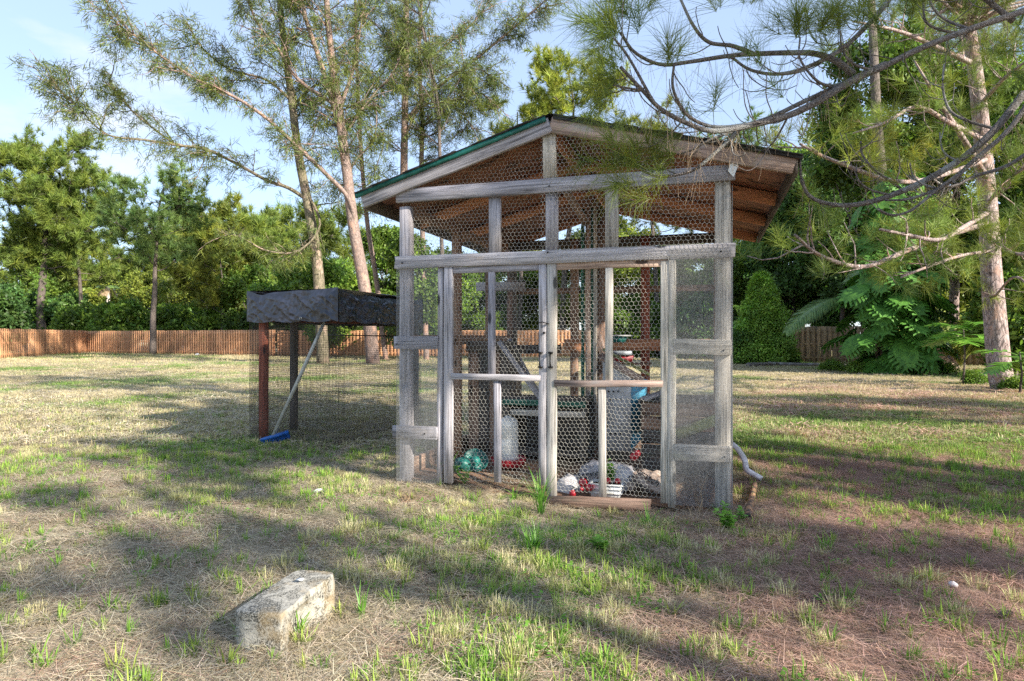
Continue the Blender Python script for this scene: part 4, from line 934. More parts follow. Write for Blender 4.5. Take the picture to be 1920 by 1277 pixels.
pebble('stone', 'flat grey stone on the litter in front of the left door', 'stone', on(868, 968), (.14, .07, .03), plain('stone_grey', (.42, .39, .37), .95, bmp=.5), 3)
pebble('stone', 'tiny white stone far off before the orange fence', 'stone', on(370, 668), (.35, .25, .2), PLW, 4)
# pine cones
def cone(label, px, py, L, rz):
    x, y, z = on(px, py); o = thing('pine_cone', label, 'pine cone', (x, y, z+.018), rz, 'pine cones on the lawn')
    mb = MB(); n = 60
    for i in range(n):
        f = i/n; a = i*2.39996; r_ = .021*math.sin(math.pi*min(.97, f*.9+.12))**.7*L/.09; c = np.array((f*L-L/2, math.cos(a)*r_*.55, math.sin(a)*r_*.55)); d = np.array((.35, math.cos(a), math.sin(a))); d /= np.linalg.norm(d); sv = np.cross(d, (1, 0, 0)); sv /= np.linalg.norm(sv); l = .013*L/.09*(1-.4*f)
        mb.add([c-sv*l*.3, c+sv*l*.3, c+d*l+sv*l*.45, c+d*l*1.15, c+d*l-sv*l*.45], [(0, 1, 2, 4)], [(2, 3, 4)])
    mb.build('scales', plain('cone_scale', (.30, .22, .18), .9, scale=60), o)
    mb = MB(); mb.tube([(-L/2, 0, 0), (0, 0, 0), (L*.4, 0, 0)], [.008, .012, .004], 6); mb.build('core', BARKDK, o)
cone('grey brown pine cone right of the coop, the farther one lying sideways', 1692, 1010, .10, .1); cone('dark pine cone just left of the sideways one', 1560, 1014, .09, 2.3)
cone('pine cone at the right edge of the lawn', 1884, 1160, .085, .3); cone('half buried pine cone in the needles below the coop corner', 1536, 1138, .09, 3.3)
# downspout and pipes right of the coop
o = thing('downspout', 'bent white drain pipe lying against the right coop corner', 'pipe', (0, 0, 0))
pts = np.array([P(1372, 832, 5.9), P(1384, 843, 5.85), P(1396, 862, 5.8), P(1399, 878, 5.75), P(1404, 884, 5.72), P(1428, 902, 5.68)]); pts[-1][2] = .04
o.location = tuple(pts[-1]); mb = MB(); mb.tube(smooth(pts-pts[-1], 4), .026, 8); mb.build('pipe', PIPEW, o, True); mb = MB(); mb.tube([pts[0]-pts[-1]+np.array((-.05, .02, .07)), pts[0]-pts[-1]+np.array((.012, -.002, -.02))], .030, 8); mb.build('collar', BLACK, o, True)
a_ = np.array(on(1415, 922)); b_ = np.array(on(1402, 974)); o = thing('rusty_pipe', 'short rusty and black pipe lying beside the right coop post', 'pipe', tuple(a_+np.array((0, 0, .03)))); mb = MB(); l_ = b_-a_; mb.tube([(0, 0, .03), l_*.5+np.array((0, 0, .02)), l_], .024, 9, cap=False); mb.build('pipe', RUST, o, True); mb = MB(); mb.tube([l_*.96, l_*1.02], .027, 9, cap=False); mb.build('end_ring', BLACK, o)
weed_plant('weed', 'bright green leafy weed at the foot of the right coop post', 'weed', on(1365, 990), 9, .17, .055, 8, spread=.8)
weed_plant('weed', 'small leafy weed right of the bright one beside the rusty pipe', 'weed', on(1392, 975), 5, .13, .04, 9, spread=.9)
weed_plant('weed', 'low leafy weed in the grass in front of the right door', 'weed', on(1128, 1035), 7, .10, .05, 10, spread=.9)
weed_plant('weed', 'green weed against the inner foot of the left door stile', 'weed', tuple(cw(cf(868, 890)[0], .04, .02)), 6, .16, .04, 11, spread=.8)
def tuft(label, px, py, n, h, wd, seed, c1=(.10, .24, .03), spread=.5, dry=False, group=None):
    r = random.Random(seed); x, y, z = on(px, py); p = MB()
    for i in range(n):
        a = r.uniform(0, 6.283); L = h*r.uniform(.5, 1.05); ln = spread*r.uniform(.1, 1); c = np.array((r.gauss(0, .015), r.gauss(0, .015), 0)); d = np.array((math.cos(a)*ln, math.sin(a)*ln, 1.)); sv = np.array((-math.sin(a), math.cos(a), 0)); q = []
        for s_ in range(6):
            ww = wd*(1-(s_/5)**2*.9)/2; q += [c-sv*ww, c+sv*ww]; d = d/np.linalg.norm(d); c = c+d*L/5; d = d+np.array((math.cos(a)*.12, math.sin(a)*.12, -.22*ln*2))
        p.add(q, [(2*k, 2*k+1, 2*k+3, 2*k+2) for k in range(5)])
    o = p.build('grass_tuft', FRONDD if dry else WEED, None, loc=(x, y, z)); return tag(o, label, 'grass', group)
tuft('tall green grass tuft between the two coop doors', 1014, 945, 46, .40, .009, 1, spread=.25); tuft('green grass blades rising by the left door jamb', 836, 905, 22, .34, .012, 2, spread=.8)
tuft('arching yellow green grass before the left door', 965, 922, 26, .28, .008, 3, spread=1.6); tuft('upright dark green grass tuft in front of the right door', 1000, 1040, 60, .24, .008, 4, spread=.35)
tuft('green grass blades growing in the hollow of the concrete block', 560, 1185, 16, .17, .007, 5, spread=.5); tuft('wide green grass blades right of the concrete block', 678, 1155, 12, .19, .008, 6, spread=.4)
tuft('green blades at the near face of the concrete block', 478, 1212, 14, .15, .009, 7, spread=.5); tuft('grass tuft below the bottom rail of the right door', 1215, 975, 34, .20, .007, 8, spread=.8)
tuft('dry straw tuft below the right wire screen', 1300, 975, 26, .26, .006, 9, spread=1.2, dry=True); tuft('dry seed stalks inside the right wire screen', 1312, 950, 9, .42, .004, 10, spread=.35, dry=True)
tuft('sunlit straw tuft at the foot of the left coop post', 765, 935, 30, .2, .006, 12, spread=1.0, dry=True)
# ------------------------------------------------------------------ fences
def fence(label, p0, p1, hgt, mat, pitch=.235, wd=.14, rails=(.25, .95, 1.6), group=None, jit=.01):
    p0, p1 = np.array(p0, float), np.array(p1, float); d = p1-p0; L = np.linalg.norm(d); d /= L
    o = thing('wooden_fence', label, 'fence', (p0[0], p0[1], 0), math.atan2(d[1], d[0]), group)
    me = board_mesh(hgt, wd, .018, mat, .001); n = int(L/pitch); total = 0; rest = MB()
    for z in rails: board('rail', (0, 0, z), (L, 0, z), .085, .035, mat, o)
    for x in np.arange(0, L, 2.44): board('post', (x+.05, .03, 0), (x+.05, .03, hgt-.1), .09, .06, mat, o)
    ks = [(i, s_) for i in range(n) for s_ in (0, 1)]
    nearest = sorted(range(len(ks)), key=lambda q: np.hypot(*(p0+d*ks[q][0]*pitch)))[:300]; near = set(nearest)
    for q, (i, s_) in enumerate(ks):
        x = i*pitch+s_*pitch/2+.06; y = -.029 if s_ == 0 else .031
        if q in near:
            k = bpy.data.objects.new('picket', me); C.objects.link(k); k.parent = o
            k.matrix_local = Matrix.Translation((x+R.uniform(-jit, jit), y, -.01+R.uniform(-.02, .012))) @ Matrix(((0, 1, 0, 0), (0, 0, 1, 0), (1, 0, 0, 0), (0, 0, 0, 1))) @ Matrix.Rotation(R.uniform(-.006, .006), 4, 'Z')
        else: rest.box((x, y, hgt/2-.01+R.uniform(-.02, .012)), (wd, .018, hgt)); total += 1
    if total: tag(rest.build('distant_picket', mat, o), kind='stuff')
    return o
XY = lambda px, Y: ((px-960)/F*Y, Y)
fence('orange wooden fence at the far left, left of its corner', (-26.2, 20.0), XY(162, 51.5), 1.83, FENCEW)
fence('orange wooden fence from the left corner to behind the wire pen', XY(162, 51.5), XY(520, 43.5), 1.80, FENCEW)
fence('orange wooden fence seen behind the wire pen and through the coop', XY(520, 43.5), XY(1130, 40.5), 1.75, FENCEW)
fence('weathered tan fence under the trees on the right', XY(1455, 34), XY(2050, 26), 1.85, FENCEB, pitch=.26)

# ------------------------------------------------------------------ trees
PINEC = np.array((.13, .20, .045)); PINEB = np.array((.11, .19, .06)); YPINE = np.array((.23, .30, .06)); CASC = np.array((.10, .15, .045)); BLC = np.array((.13, .245, .045)); BLD = np.array((.065, .145, .042)); BLY = np.array((.22, .31, .06))
def world(px, py, Y): return P(px, py, Y)
def pine(label, px, Y, top_py, wpx, seed, start=.45, col=PINEC, kind='far', lean=0, n_l=22, sc=1.0, r0=.2, group='slash pines beyond the lawn', dens=1.0, name='pine_tree', vines=False, bmat=None):
    r = np.random.default_rng(seed); x0 = (px-960)/F*Y; Ht = H+(HZ-top_py)/F*Y; Wc = wpx/F*Y/2
    o = thing(name, label, 'pine tree', (x0, Y, 0), 0, group); T = Tree()
    k = 9; zt_ = np.linspace(0, Ht*.95, k); wv = np.cumsum(r.normal(0, .012*Ht, (k, 2)), 0)*(np.linspace(0, 1, k)[:, None]); trunk = np.stack([wv[:, 0]+lean*np.linspace(0, 1, k)**1.3, wv[:, 1], zt_-.05*(np.arange(k) == 0)], 1); trunk = smooth(trunk, 3)
    T.limb(trunk, r0, r0*.18, 9)
    for i in range(n_l):
        f = start+(1-start)*(i+r.random()*.8)/n_l; b0 = trunk[min(len(trunk)-1, int(f*(len(trunk)-1)))]; a = i*2.4+r.uniform(-.5, .5)
        prf = math.sin(math.pi*min(1, .18+.82*(1-(f-start)/(1-start))*.95))**.6 if f > start+.05 else .7; L = max(.6, Wc*prf*r.uniform(.6, 1.15))
        d = (math.cos(a), math.sin(a), r.uniform(.0, .55)+.5*max(0, f-.8)); ln = bend(b0, d, L, 6, .16, .05, r); T.limb(ln, r0*.28*(1.15-f), .02, 5)
        m_ = max(3, int(5*L/2*dens))
        for j in range(m_):
            q = ln[r.integers(2, 7)]; d2 = np.array(d)*.6+r.normal(0, .7, 3)+np.array((0, 0, .3)); l2 = r.uniform(.4, 1.0)*max(.7, L*.38); l_ = bend(q, d2, l2, 3, .25, .08, r); T.limb(l_, .028, .010, 3)
            tip = l_[-1]
            for _ in range(int(4.3*dens)): T.leaf(tip+r.normal(0, .24, 3)*np.array((1, 1, .6))*max(1, sc), r.normal(0, .6, 3)+np.array((0, 0, .9))+.3*d2, sc*r.uniform(.7, 1.25), jitter_cols(1, col, .3, .35, r)[0])
            if r.random() < .7:
                for _ in range(2): T.leaf(l_[1]+r.normal(0, .15, 3), d2+np.array((0, 0, .4)), sc*r.uniform(.6, 1.0), jitter_cols(1, col, .35, .2, r)[0])
    if vines:
        for _ in range(420):
            f = r.random()**1.2*.5; q = trunk[int(f*(len(trunk)-1))]+r.normal(0, .28, 3)*np.array((1, 1, .6)); T.leaf(q, r.normal(0, 1, 3), .5, jitter_cols(1, BLC, .3, .2, r)[0])
    T.finish(o, PT_FAR if kind == 'far' else PT_MID, NEEDLE, bmat or BARKDK if kind == 'far' else BARKPINE); return o
def broad(label, px, Y, top_py, wpx, seed, col=BLC, z0=.0, ncl=26, npc=60, sc=1.0, name='broadleaf_tree', cat='tree', small=False, conic=False, group=None, r0=.14, depth=None, xoff=0, yel=.35):
    r = np.random.default_rng(seed); x0 = (px-960)/F*Y; Ht = H+(HZ-top_py)/F*Y; Wc = wpx/F*Y/2; Dc = depth or Wc
    o = thing(name, label, cat, (x0, Y, 0), 0, group); T = Tree(); zb_ = z0*Ht
    fork = np.array((0, 0, max(.3, Ht*.28))); T.limb(bend((0, 0, -.05), (r.normal(0, .05), 0, 1), max(.35, Ht*.3), 4, .05, 0, r), r0, r0*.7, 7)
    for i in range(ncl):
        u = r.normal(size=3); u /= np.linalg.norm(u); u *= r.uniform(.35, 1)**.5
        h_ = (u[2]+1)/2; 
        if conic: wr = (1-h_)*.95+.05; h_ = (i+.5)/ncl; wr = (1-h_)**.85+.02; an = i*2.4; wr *= r.uniform(.6, 1.2); c = np.array((math.cos(an)*Wc*wr*.85, math.sin(an)*Dc*wr*.85, zb_+(Ht-zb_)*(.04+.93*h_)))
        else: c = np.array((u[0]*Wc*.85, u[1]*Dc*.85, zb_+(Ht-zb_)*(.06+.86*h_)))
        if r.random() < .75:
            ln = np.array([fork, fork*.5+c*.5+r.normal(0, .12*Wc, 3)*.5, c]); T.limb(smooth(ln, 3), r0*.35, .02, 5)
        cr_ = r.uniform(.16, .30)*min(Wc, (Ht-zb_)/2)+.12; cr_ *= (1.15-.85*h_) if conic else 1; bright = r.uniform(.75, 1.2)
        q = r.normal(size=(npc, 3)); q /= np.linalg.norm(q, axis=1)[:, None]; q = c+q*cr_*(r.uniform(.2, 1, (npc, 1))**.4+(r.random((npc, 1)) < .12)*r.uniform(0, .8, (npc, 1)))*np.array((1.15, 1.15, .85))
        q[:, 2] = np.maximum(q[:, 2], .08); cc = jitter_cols(npc, col*bright, .3, yel, r)
        for a_, b2 in zip(q, cc): T.pos.append(a_); T.dir.append(a_-c+np.array((0, 0, .3))); T.sc.append(sc*r.uniform(.6, 1.2)); T.col.append(b2)
    T.finish(o, BLS if small else BL, LEAF, BARKDK, crown='crown' if cat == 'tree' else 'foliage', trunk='trunk' if cat == 'tree' else 'branches'); return o

# left, behind and before the orange fence
pine('tall vine covered slash pine at the far left behind the fence', 78, 57, 272, 215, 101, .42, r0=.42, n_l=26, sc=1.5, dens=1.2, vines=True)
pine('slash pine cut by the left edge of the photo, taller than its neighbour', -22, 55, 235, 150, 102, .4, r0=.3, n_l=18, sc=1.4)
pine('thinner slash pine just right of the vine covered one', 152, 60, 325, 180, 103, .40, r0=.22, n_l=20, sc=1.5, dens=1.2)
pine('slash pine with bare trunk standing in front of the orange fence', 287, 46.5, 335, 185, 104, .52, PINEB, r0=.24, n_l=20, sc=1.25, dens=1.1)
pine('yellow green pine right of the bare trunked one', 388, 56, 372, 150, 105, .30, YPINE*.75, r0=.22, n_l=22, sc=1.5, dens=1.3)
pine('dense green pine left of the wire pen', 450, 57, 398, 150, 106, .22, PINEC*1.1, r0=.22, n_l=24, sc=1.5, dens=1.3)
pine('low pine with pinkish trunk behind the fence left of the pen', 418, 52, 470, 110, 107, .35, YPINE*.65, r0=.18, n_l=14, sc=1.3)
for i, (px_, Y_, tp, w_, lab, c_, z_) in enumerate((
    (-10, 54, 520, 120, 'dark broadleaf bush at the left edge above the fence', BLD, 0), (110, 60, 535, 130, 'dark bush behind the fence below the vine covered pine', BLD, 0),
    (170, 56, 572, 100, 'rounded green bush behind the fence right of the leftmost pines', BLC*.8, 0), (235, 55, 560, 110, 'glossy green bush left of the bare pine trunk', BLC, 0),
    (330, 56, 568, 110, 'green bush right of the bare pine trunk', BLC*.9, 0), (415, 54, 575, 110, 'green bush above the fence left of the pen', BLC, 0),
    (250, 75, 500, 190, 'yellow green tree far behind the bushes left of the bare pine', BLY*.8, .1), (70, 80, 500, 190, 'green tree far behind the vine covered pine', BLC*.9, .1), (350, 70, 480, 170, 'light green tree far behind the bare pine', BLY*.7, .1),
    (475, 52, 500, 120, 'dark green tree at the left end of the black tarp', BLC*.7, .05))):
    broad(lab, px_, Y_, tp, w_, 200+i, c_, z_, ncl=20, npc=46, sc=1.5, group='trees and bushes behind the orange fence', name='bush' if tp > 510 else 'broadleaf_tree', cat='bush' if tp > 510 else 'tree')
for i, (px_, Y_, tp, w_, lab, c_, sm) in enumerate((
    (552, 47, 470, 150, 'bright green tree above the left half of the tarp', BLC*1.1, 0), (630, 44, 455, 150, 'green tree between the two large casuarina trunks', BLC, 0),
    (722, 46, 400, 110, 'dense green tree left of the coop roof', BLC*.8, 0), (775, 37, 400, 120, 'dense tree behind the left coop post', BLC*.75, 0),
    (850, 46, 440, 140, 'green tree seen through the left coop door', BLC*.9, 0), (930, 50, 430, 150, 'tree behind the middle of the left coop door', BLC*1.05, 0),
    (1010, 50, 440, 130, 'tree behind the meeting of the two coop doors', BLY*.8, 0), (1085, 46, 420, 130, 'pale green tree behind the centre support of the coop', BLY*.8, 0),
    (1180, 42, 395, 170, 'yellow green tree seen under the rear gable of the coop', BLY*1.1, 0), (1270, 44, 430, 150, 'green tree behind the right coop door', BLC, 0),
    (1345, 38, 470, 110, 'green tree seen through the right wire screen', BLC*.8, 0),
    (610, 47, 590, 130, 'low bush at the fence behind the pen', BLC*.9, 0), (905, 46, 585, 140, 'low bush at the fence seen through the left door', BLC*.8, 0), (1200, 40, 560, 180, 'wide dark bush seen through the right door', BLC*.75, 0), (1320, 37, 560, 120, 'dark bush seen through the right screen', BLD, 0))):
    broad(lab, px_, Y_, tp, w_, 240+i, c_, .03, ncl=24, npc=56, sc=1.15, group='trees and bushes behind the coop', name='broadleaf_tree' if tp < 550 else 'bush', cat='tree' if tp < 550 else 'bush')
pine('sunlit pine crown just left of the coop ridge', 975, 46, 178, 110, 120, .62, YPINE*.9, r0=.2, n_l=14, sc=1.2, group='pines behind the coop')
pine('tall yellow green pine behind the coop ridge', 1055, 44, 112, 190, 121, .62, YPINE, r0=.25, n_l=24, sc=1.2, dens=1.2, group='pines behind the coop')
pine('green pine showing above the right roof slope', 1235, 40, 215, 150, 122, .55, YPINE*.8, r0=.2, n_l=20, sc=1.1, group='pines behind the coop')
pine('bluish pine behind the right end of the roof', 1350, 42, 235, 160, 123, .5, PINEB*1.1, r0=.2, n_l=20, sc=1.1, group='pines behind the coop')
for i, (px_, Y_, tp, w_, c_, lab) in enumerate(((30, 82, 455, 190, PINEC*.9, 'far pine between the two leftmost ones'), (120, 86, 440, 190, PINEC, 'far pine low behind the thinner slash pine'), (215, 84, 490, 150, YPINE*.7, 'far low pine behind the cabbage palm'), (300, 80, 450, 170, PINEC*.9, 'far pine behind the bare trunked pine'), (350, 78, 415, 150, PINEC*.9, 'far green pine between the bare trunked and yellow green ones'), (505, 74, 420, 150, YPINE*.7, 'far pine above the left end of the tarp'), (560, 70, 400, 150, PINEC, 'far pine above the middle of the tarp'), (640, 72, 395, 150, PINEC*.9, 'far pine behind the casuarina trunks'))):
    pine(lab, px_, Y_, tp, w_, 140+i, .12, c_, r0=.2, n_l=20, sc=2.0, dens=1.1, group='far pines behind the orange fence')
pine('slash pine outside the left edge beyond the fence', -260, 46, 330, 200, 160, .4, r0=.28, n_l=18, sc=1.4); pine('shorter slash pine farther outside the left edge beyond the fence', -560, 38, 380, 220, 161, .35, r0=.25, n_l=18, sc=1.3)
broad('bush outside the left edge beyond the fence', -180, 50, 530, 200, 238, BLD, 0, ncl=20, npc=46, sc=1.5, group='trees and bushes behind the orange fence', name='bush', cat='bush'); broad('wide bush farther outside the left edge beyond the fence', -420, 44, 520, 260, 239, BLC*.8, 0, ncl=24, npc=46, sc=1.5, group='trees and bushes behind the orange fence', name='bush', cat='bush')
# cabbage palm with pale trunk and dead skirt far left
def palm_frond(start, az, L, up, droop, mat, parent, nlf=26, lw=.035, ll=.45, name='frond', hang=.6):
    p = np.array(start, float); d = np.array((math.cos(az)*math.cos(up), math.sin(az)*math.cos(up), math.sin(up))); pts = [p.copy()]; ds = [d.copy()]
    for i in range(nlf): p = p+d*L/nlf; d = d+np.array((0, 0, -droop/nlf)); d /= np.linalg.norm(d); pts.append(p.copy()); ds.append(d.copy())
    mb = MB(); mb.tube(pts[::3], np.linspace(.02, .006, len(pts[::3]))*L/1.6, 4)
    for i in range(3, nlf):
        f = i/nlf; l = ll*L/2*math.sin(math.pi*(f*.85+.12))**.7*1.3; s_ = np.cross(ds[i], (0, 0, 1)); s_ /= np.linalg.norm(s_)+1e-9
        for sd in (-1, 1):
            for off in (0, .5):
                q0 = pts[i]+(pts[min(i+1, nlf)]-pts[i])*off; a = s_*sd*.8+ds[i]*.5; a = a+np.array((0, 0, R.uniform(-.1, .15))); a /= np.linalg.norm(a); q1 = q0+a*l*.5; a2 = a+np.array((0, 0, -hang)); a2 /= np.linalg.norm(a2); q2 = q1+a2*l*.5; wv = ds[i]*lw*L/2*.5
                mb.add([q0-wv*.6, q0+wv*.6, q1-wv, q1+wv, q2], [(0, 1, 3, 2)], [(2, 3, 4)])
    return mb.build(name, mat, parent)
x_, y_ = XY(203, 62); o = thing('cabbage_palm', 'small palm with pale bare trunk and dead skirt behind the far left fence', 'palm tree', (x_, y_, 0)); mb = MB(); mb.tube([(0, 0, 0), (.05, 0, 3), (-.05, 0, 6.2)], [.2, .16, .16], 8); mb.build('trunk', plain('pale_trunk', (.62, .56, .50), .9), o)
for i in range(9): palm_frond((-.05, 0, 6.1), i*.7, 1.2, -.3 if i % 2 else .6, 1.6, FRONDD if i % 2 else FROND, o, 10, .12, .8)
# casuarinas
CASG = 'tall casuarinas behind the wire pen'
def casuarina(label, stems, limbs, Y, seed, r0, auto=(0, 0), col=CASC, depth=2.4, bmat=None, dens=1.0):
    """stems and limbs are lines of photo pixels at depth Y; limbs wander in depth"""
    r = np.random.default_rng(seed); base = world(*stems[0][0][:2], Y); base[2] = 0
    o = thing('casuarina_tree', label, 'tree', tuple(base), 0, CASG); T = Tree(); loc = lambda q, dy=0: world(q[0], q[1], Y+dy)-base
    ext = []
    for k, st in enumerate(stems):
        pts, ra, rb = st[0] if isinstance(st[0], list) and isinstance(st[0][0], (tuple, list)) else st, st[1] if len(st) == 3 and not isinstance(st[1], (tuple, list)) else r0, st[2] if len(st) == 3 and not isinstance(st[2], (tuple, list)) else r0*.4
        ext.append((pts, ra, rb))
    return o, T, loc, r
def build_cas(label, Y, seed, stems, limbs, col=CASC, dens=1.0, auto_n=26, auto_top=-120, bmat=None, wscale=1.0, auto_low=400, aw=2.6):
    r = np.random.default_rng(seed); b0 = stems[0][0][0]; base = world(b0[0], b0[1], Y); base[2] = 0
    o = thing('casuarina_tree', label, 'tree', tuple(base), 0, CASG); T = Tree()
    def line(pts, dy): return smooth([world(x, y, Y+dy*i/(len(pts)-1))-base for i, (x, y) in enumerate(pts)], 5)
    def twigs(ln, L0, n, drop=-.05, fr=.12):
        for i in range(int(n*.95)):
            f = fr+(1-fr)*r.random(); j = min(len(ln)-2, int(f*(len(ln)-1))); d0 = ln[j+1]-ln[j]; d0 /= np.linalg.norm(d0)+1e-9
            d = d0*.55+r.normal(0, .6, 3)+np.array((0, 0, .1)); L = L0*r.uniform(.5, 1.9)*(1.15-f*.5); tw = bend(ln[j], d, L, 6, .20, drop*1.3, r); T.limb(tw, .020, .006, 3)
            for k in range(2, 7):
                q, q2 = tw[k], tw[k-1]
                for _ in range(1 if r.random() < .25+.16*k*dens else 0): T.leaf(q+(q2-q)*r.random()+r.normal(0, .09, 3), r.normal(0, .5, 3)+(q-q2)*2.5+np.array((0, 0, -.40)), wscale*r.uniform(.55, 1.25), jitter_cols(1, col, .4, .45, r)[0])
    for pts, ra, rb in stems:
        ln = line(pts, 0); T.limb(ln, ra, rb, 9)
        zs = [q for q in ln if HZ-(q[2]+0-H)*F/Y < auto_low]
        if zs:
            zs = np.array(zs)
            for i in range(int(auto_n*.82)):
                q = zs[r.integers(0, len(zs))]; a = r.uniform(0, 6.283); lb = bend(q, (math.cos(a), math.sin(a), r.uniform(.2, 1.1)), aw*r.uniform(.5, 1.2), 6, .10, .0, r); T.limb(lb, .04, .012, 4); twigs(lb, .95, int(6*dens)+2)
    for pts, ra, dy, tw, L0 in limbs:
        ln = line(pts, dy); T.limb(ln, ra, .018, 6)
        for s_ in range(int(tw*.35)):
            f = r.uniform(.25, .95); j = int(f*(len(ln)-2)); d0 = ln[j+1]-ln[j]; d0 /= np.linalg.norm(d0); sb_ = bend(ln[j], d0*.8+r.normal(0, .5, 3), L0*2.3*r.uniform(.5, 1.1), 6, .12, .01, r); T.limb(sb_, .03, .01, 4); twigs(sb_, L0*.7, 6)
        twigs(ln, L0, tw)
    T.finish(o, CAS, NEEDLE, bmat or BARKCAS); return o
YC = 30
build_cas('casuarina with the darker straight trunk and a long lowest limb reaching left', YC+1, 301,
    [([(606, 690), (600, 560), (592, 470), (575, 370), (560, 292), (546, 182), (530, 60), (520, -60), (515, -170)], .30, .10)],
    [([(577, 375), (540, 352), (500, 338), (440, 305), (385, 280), (330, 272), (270, 262), (200, 252), (150, 205), (105, 165), (62, 124)], .10, -3, 62, .95), ([(330, 272), (280, 235), (240, 200), (215, 165), (190, 128)], .05, -1, 20, .7),
     ([(570, 350), (600, 420), (560, 470), (500, 470), (440, 440), (400, 450)], .07, -2, 20, .9), ([(548, 190), (500, 150), (430, 130), (380, 90), (350, 40)], .07, -2, 30, .9), ([(548, 200), (590, 160), (640, 150)], .05, 2, 16, .9)], bmat=BARKMOSS, auto_n=34, dens=1.0)
build_cas('casuarina with the forked pinkish trunk and the long limb rising to the upper left', YC, 302,
    [([(700, 690), (692, 600), (680, 520), (662, 420), (651, 328), (640, 245), (634, 190), (626, 146), (617, 60), (610, -40), (605, -160)], .33, .10), ([(638, 235), (619, 175), (592, 90), (572, 30), (556, -60)], .16, .07)],
    [([(668, 440), (655, 375), (610, 325), (565, 282), (500, 222), (440, 182), (385, 158), (320, 118), (270, 80), (225, 40), (190, -10)], .12, -3, 66, .95), ([(651, 330), (668, 300), (700, 262), (706, 215), (700, 190)], .05, 1, 10, .5),
     ([(634, 200), (560, 150), (520, 90), (480, 40), (455, -30)], .10, -2, 30, .9), ([(636, 210), (665, 120), (675, 60), (690, -20)], .10, 2, 26, .9), ([(655, 240), (690, 190), (740, 130), (760, 70)], .06, 2, 24, .9)], auto_n=34)
build_cas('casuarina whose straight trunk rises just left of the coop roof', YC+5, 303,
    [([(765, 680), (758, 560), (757, 400), (757, 328), (759, 219), (761, 100), (762, -50), (762, -150)], .28, .12)],
    [([(760, 230), (800, 180), (870, 128), (947, 66), (1000, 20), (1040, -15)], .11, -2, 50, .9), ([(758, 260), (790, 200), (850, 190), (900, 175), (925, 200)], .07, -2, 34, .9), ([(760, 150), (830, 90), (890, 40), (930, -20)], .08, 2, 34, .9)], auto_n=40, auto_low=300, dens=1.1)
build_cas('thin mossy casuarina close right of the straight one', YC+6, 304, [([(800, 690), (794, 500), (790, 330), (792, 219), (786, 120), (790, 0), (792, -120)], .17, .07)], [([(792, 230), (840, 200), (880, 230), (905, 290)], .05, -1, 22, .8)], auto_n=36, auto_low=330, dens=1.1)
build_cas('slender dark casuarina nearest the coop roof', YC+2, 305, [([(835, 690), (828, 450), (825, 299), (819, 182), (796, 73), (783, 0), (776, -90)], .11, .04)], [([(815, 170), (800, 120), (770, 90), (740, 40)], .04, -1, 14, .7), ([(822, 220), (860, 150), (900, 130), (935, 160)], .04, 1, 24, .8), ([(700, 215), (720, 260), (700, 330)], .03, 0, 6, .5)], bmat=BARKDK, auto_n=32, auto_low=290, dens=1.0)
build_cas('slim mossy casuarina between the forked and the straight trunks', YC+7, 306, [([(725, 690), (705, 520), (690, 430), (678, 300), (672, 200), (668, 80), (664, -100)], .16, .08)], [([(672, 200), (710, 150), (735, 90), (745, 20)], .05, 1, 22, .8)], auto_n=34, auto_low=430, dens=1.1)

# ------------------------------------------------------------------ right side
pine('slim pine standing before the tan fence right of the monstera', 1787, 26, -90, 300, 401, .62, PINEC, 'mid', r0=.21, n_l=18, sc=1.3, dens=1.2, group='pines on the right')
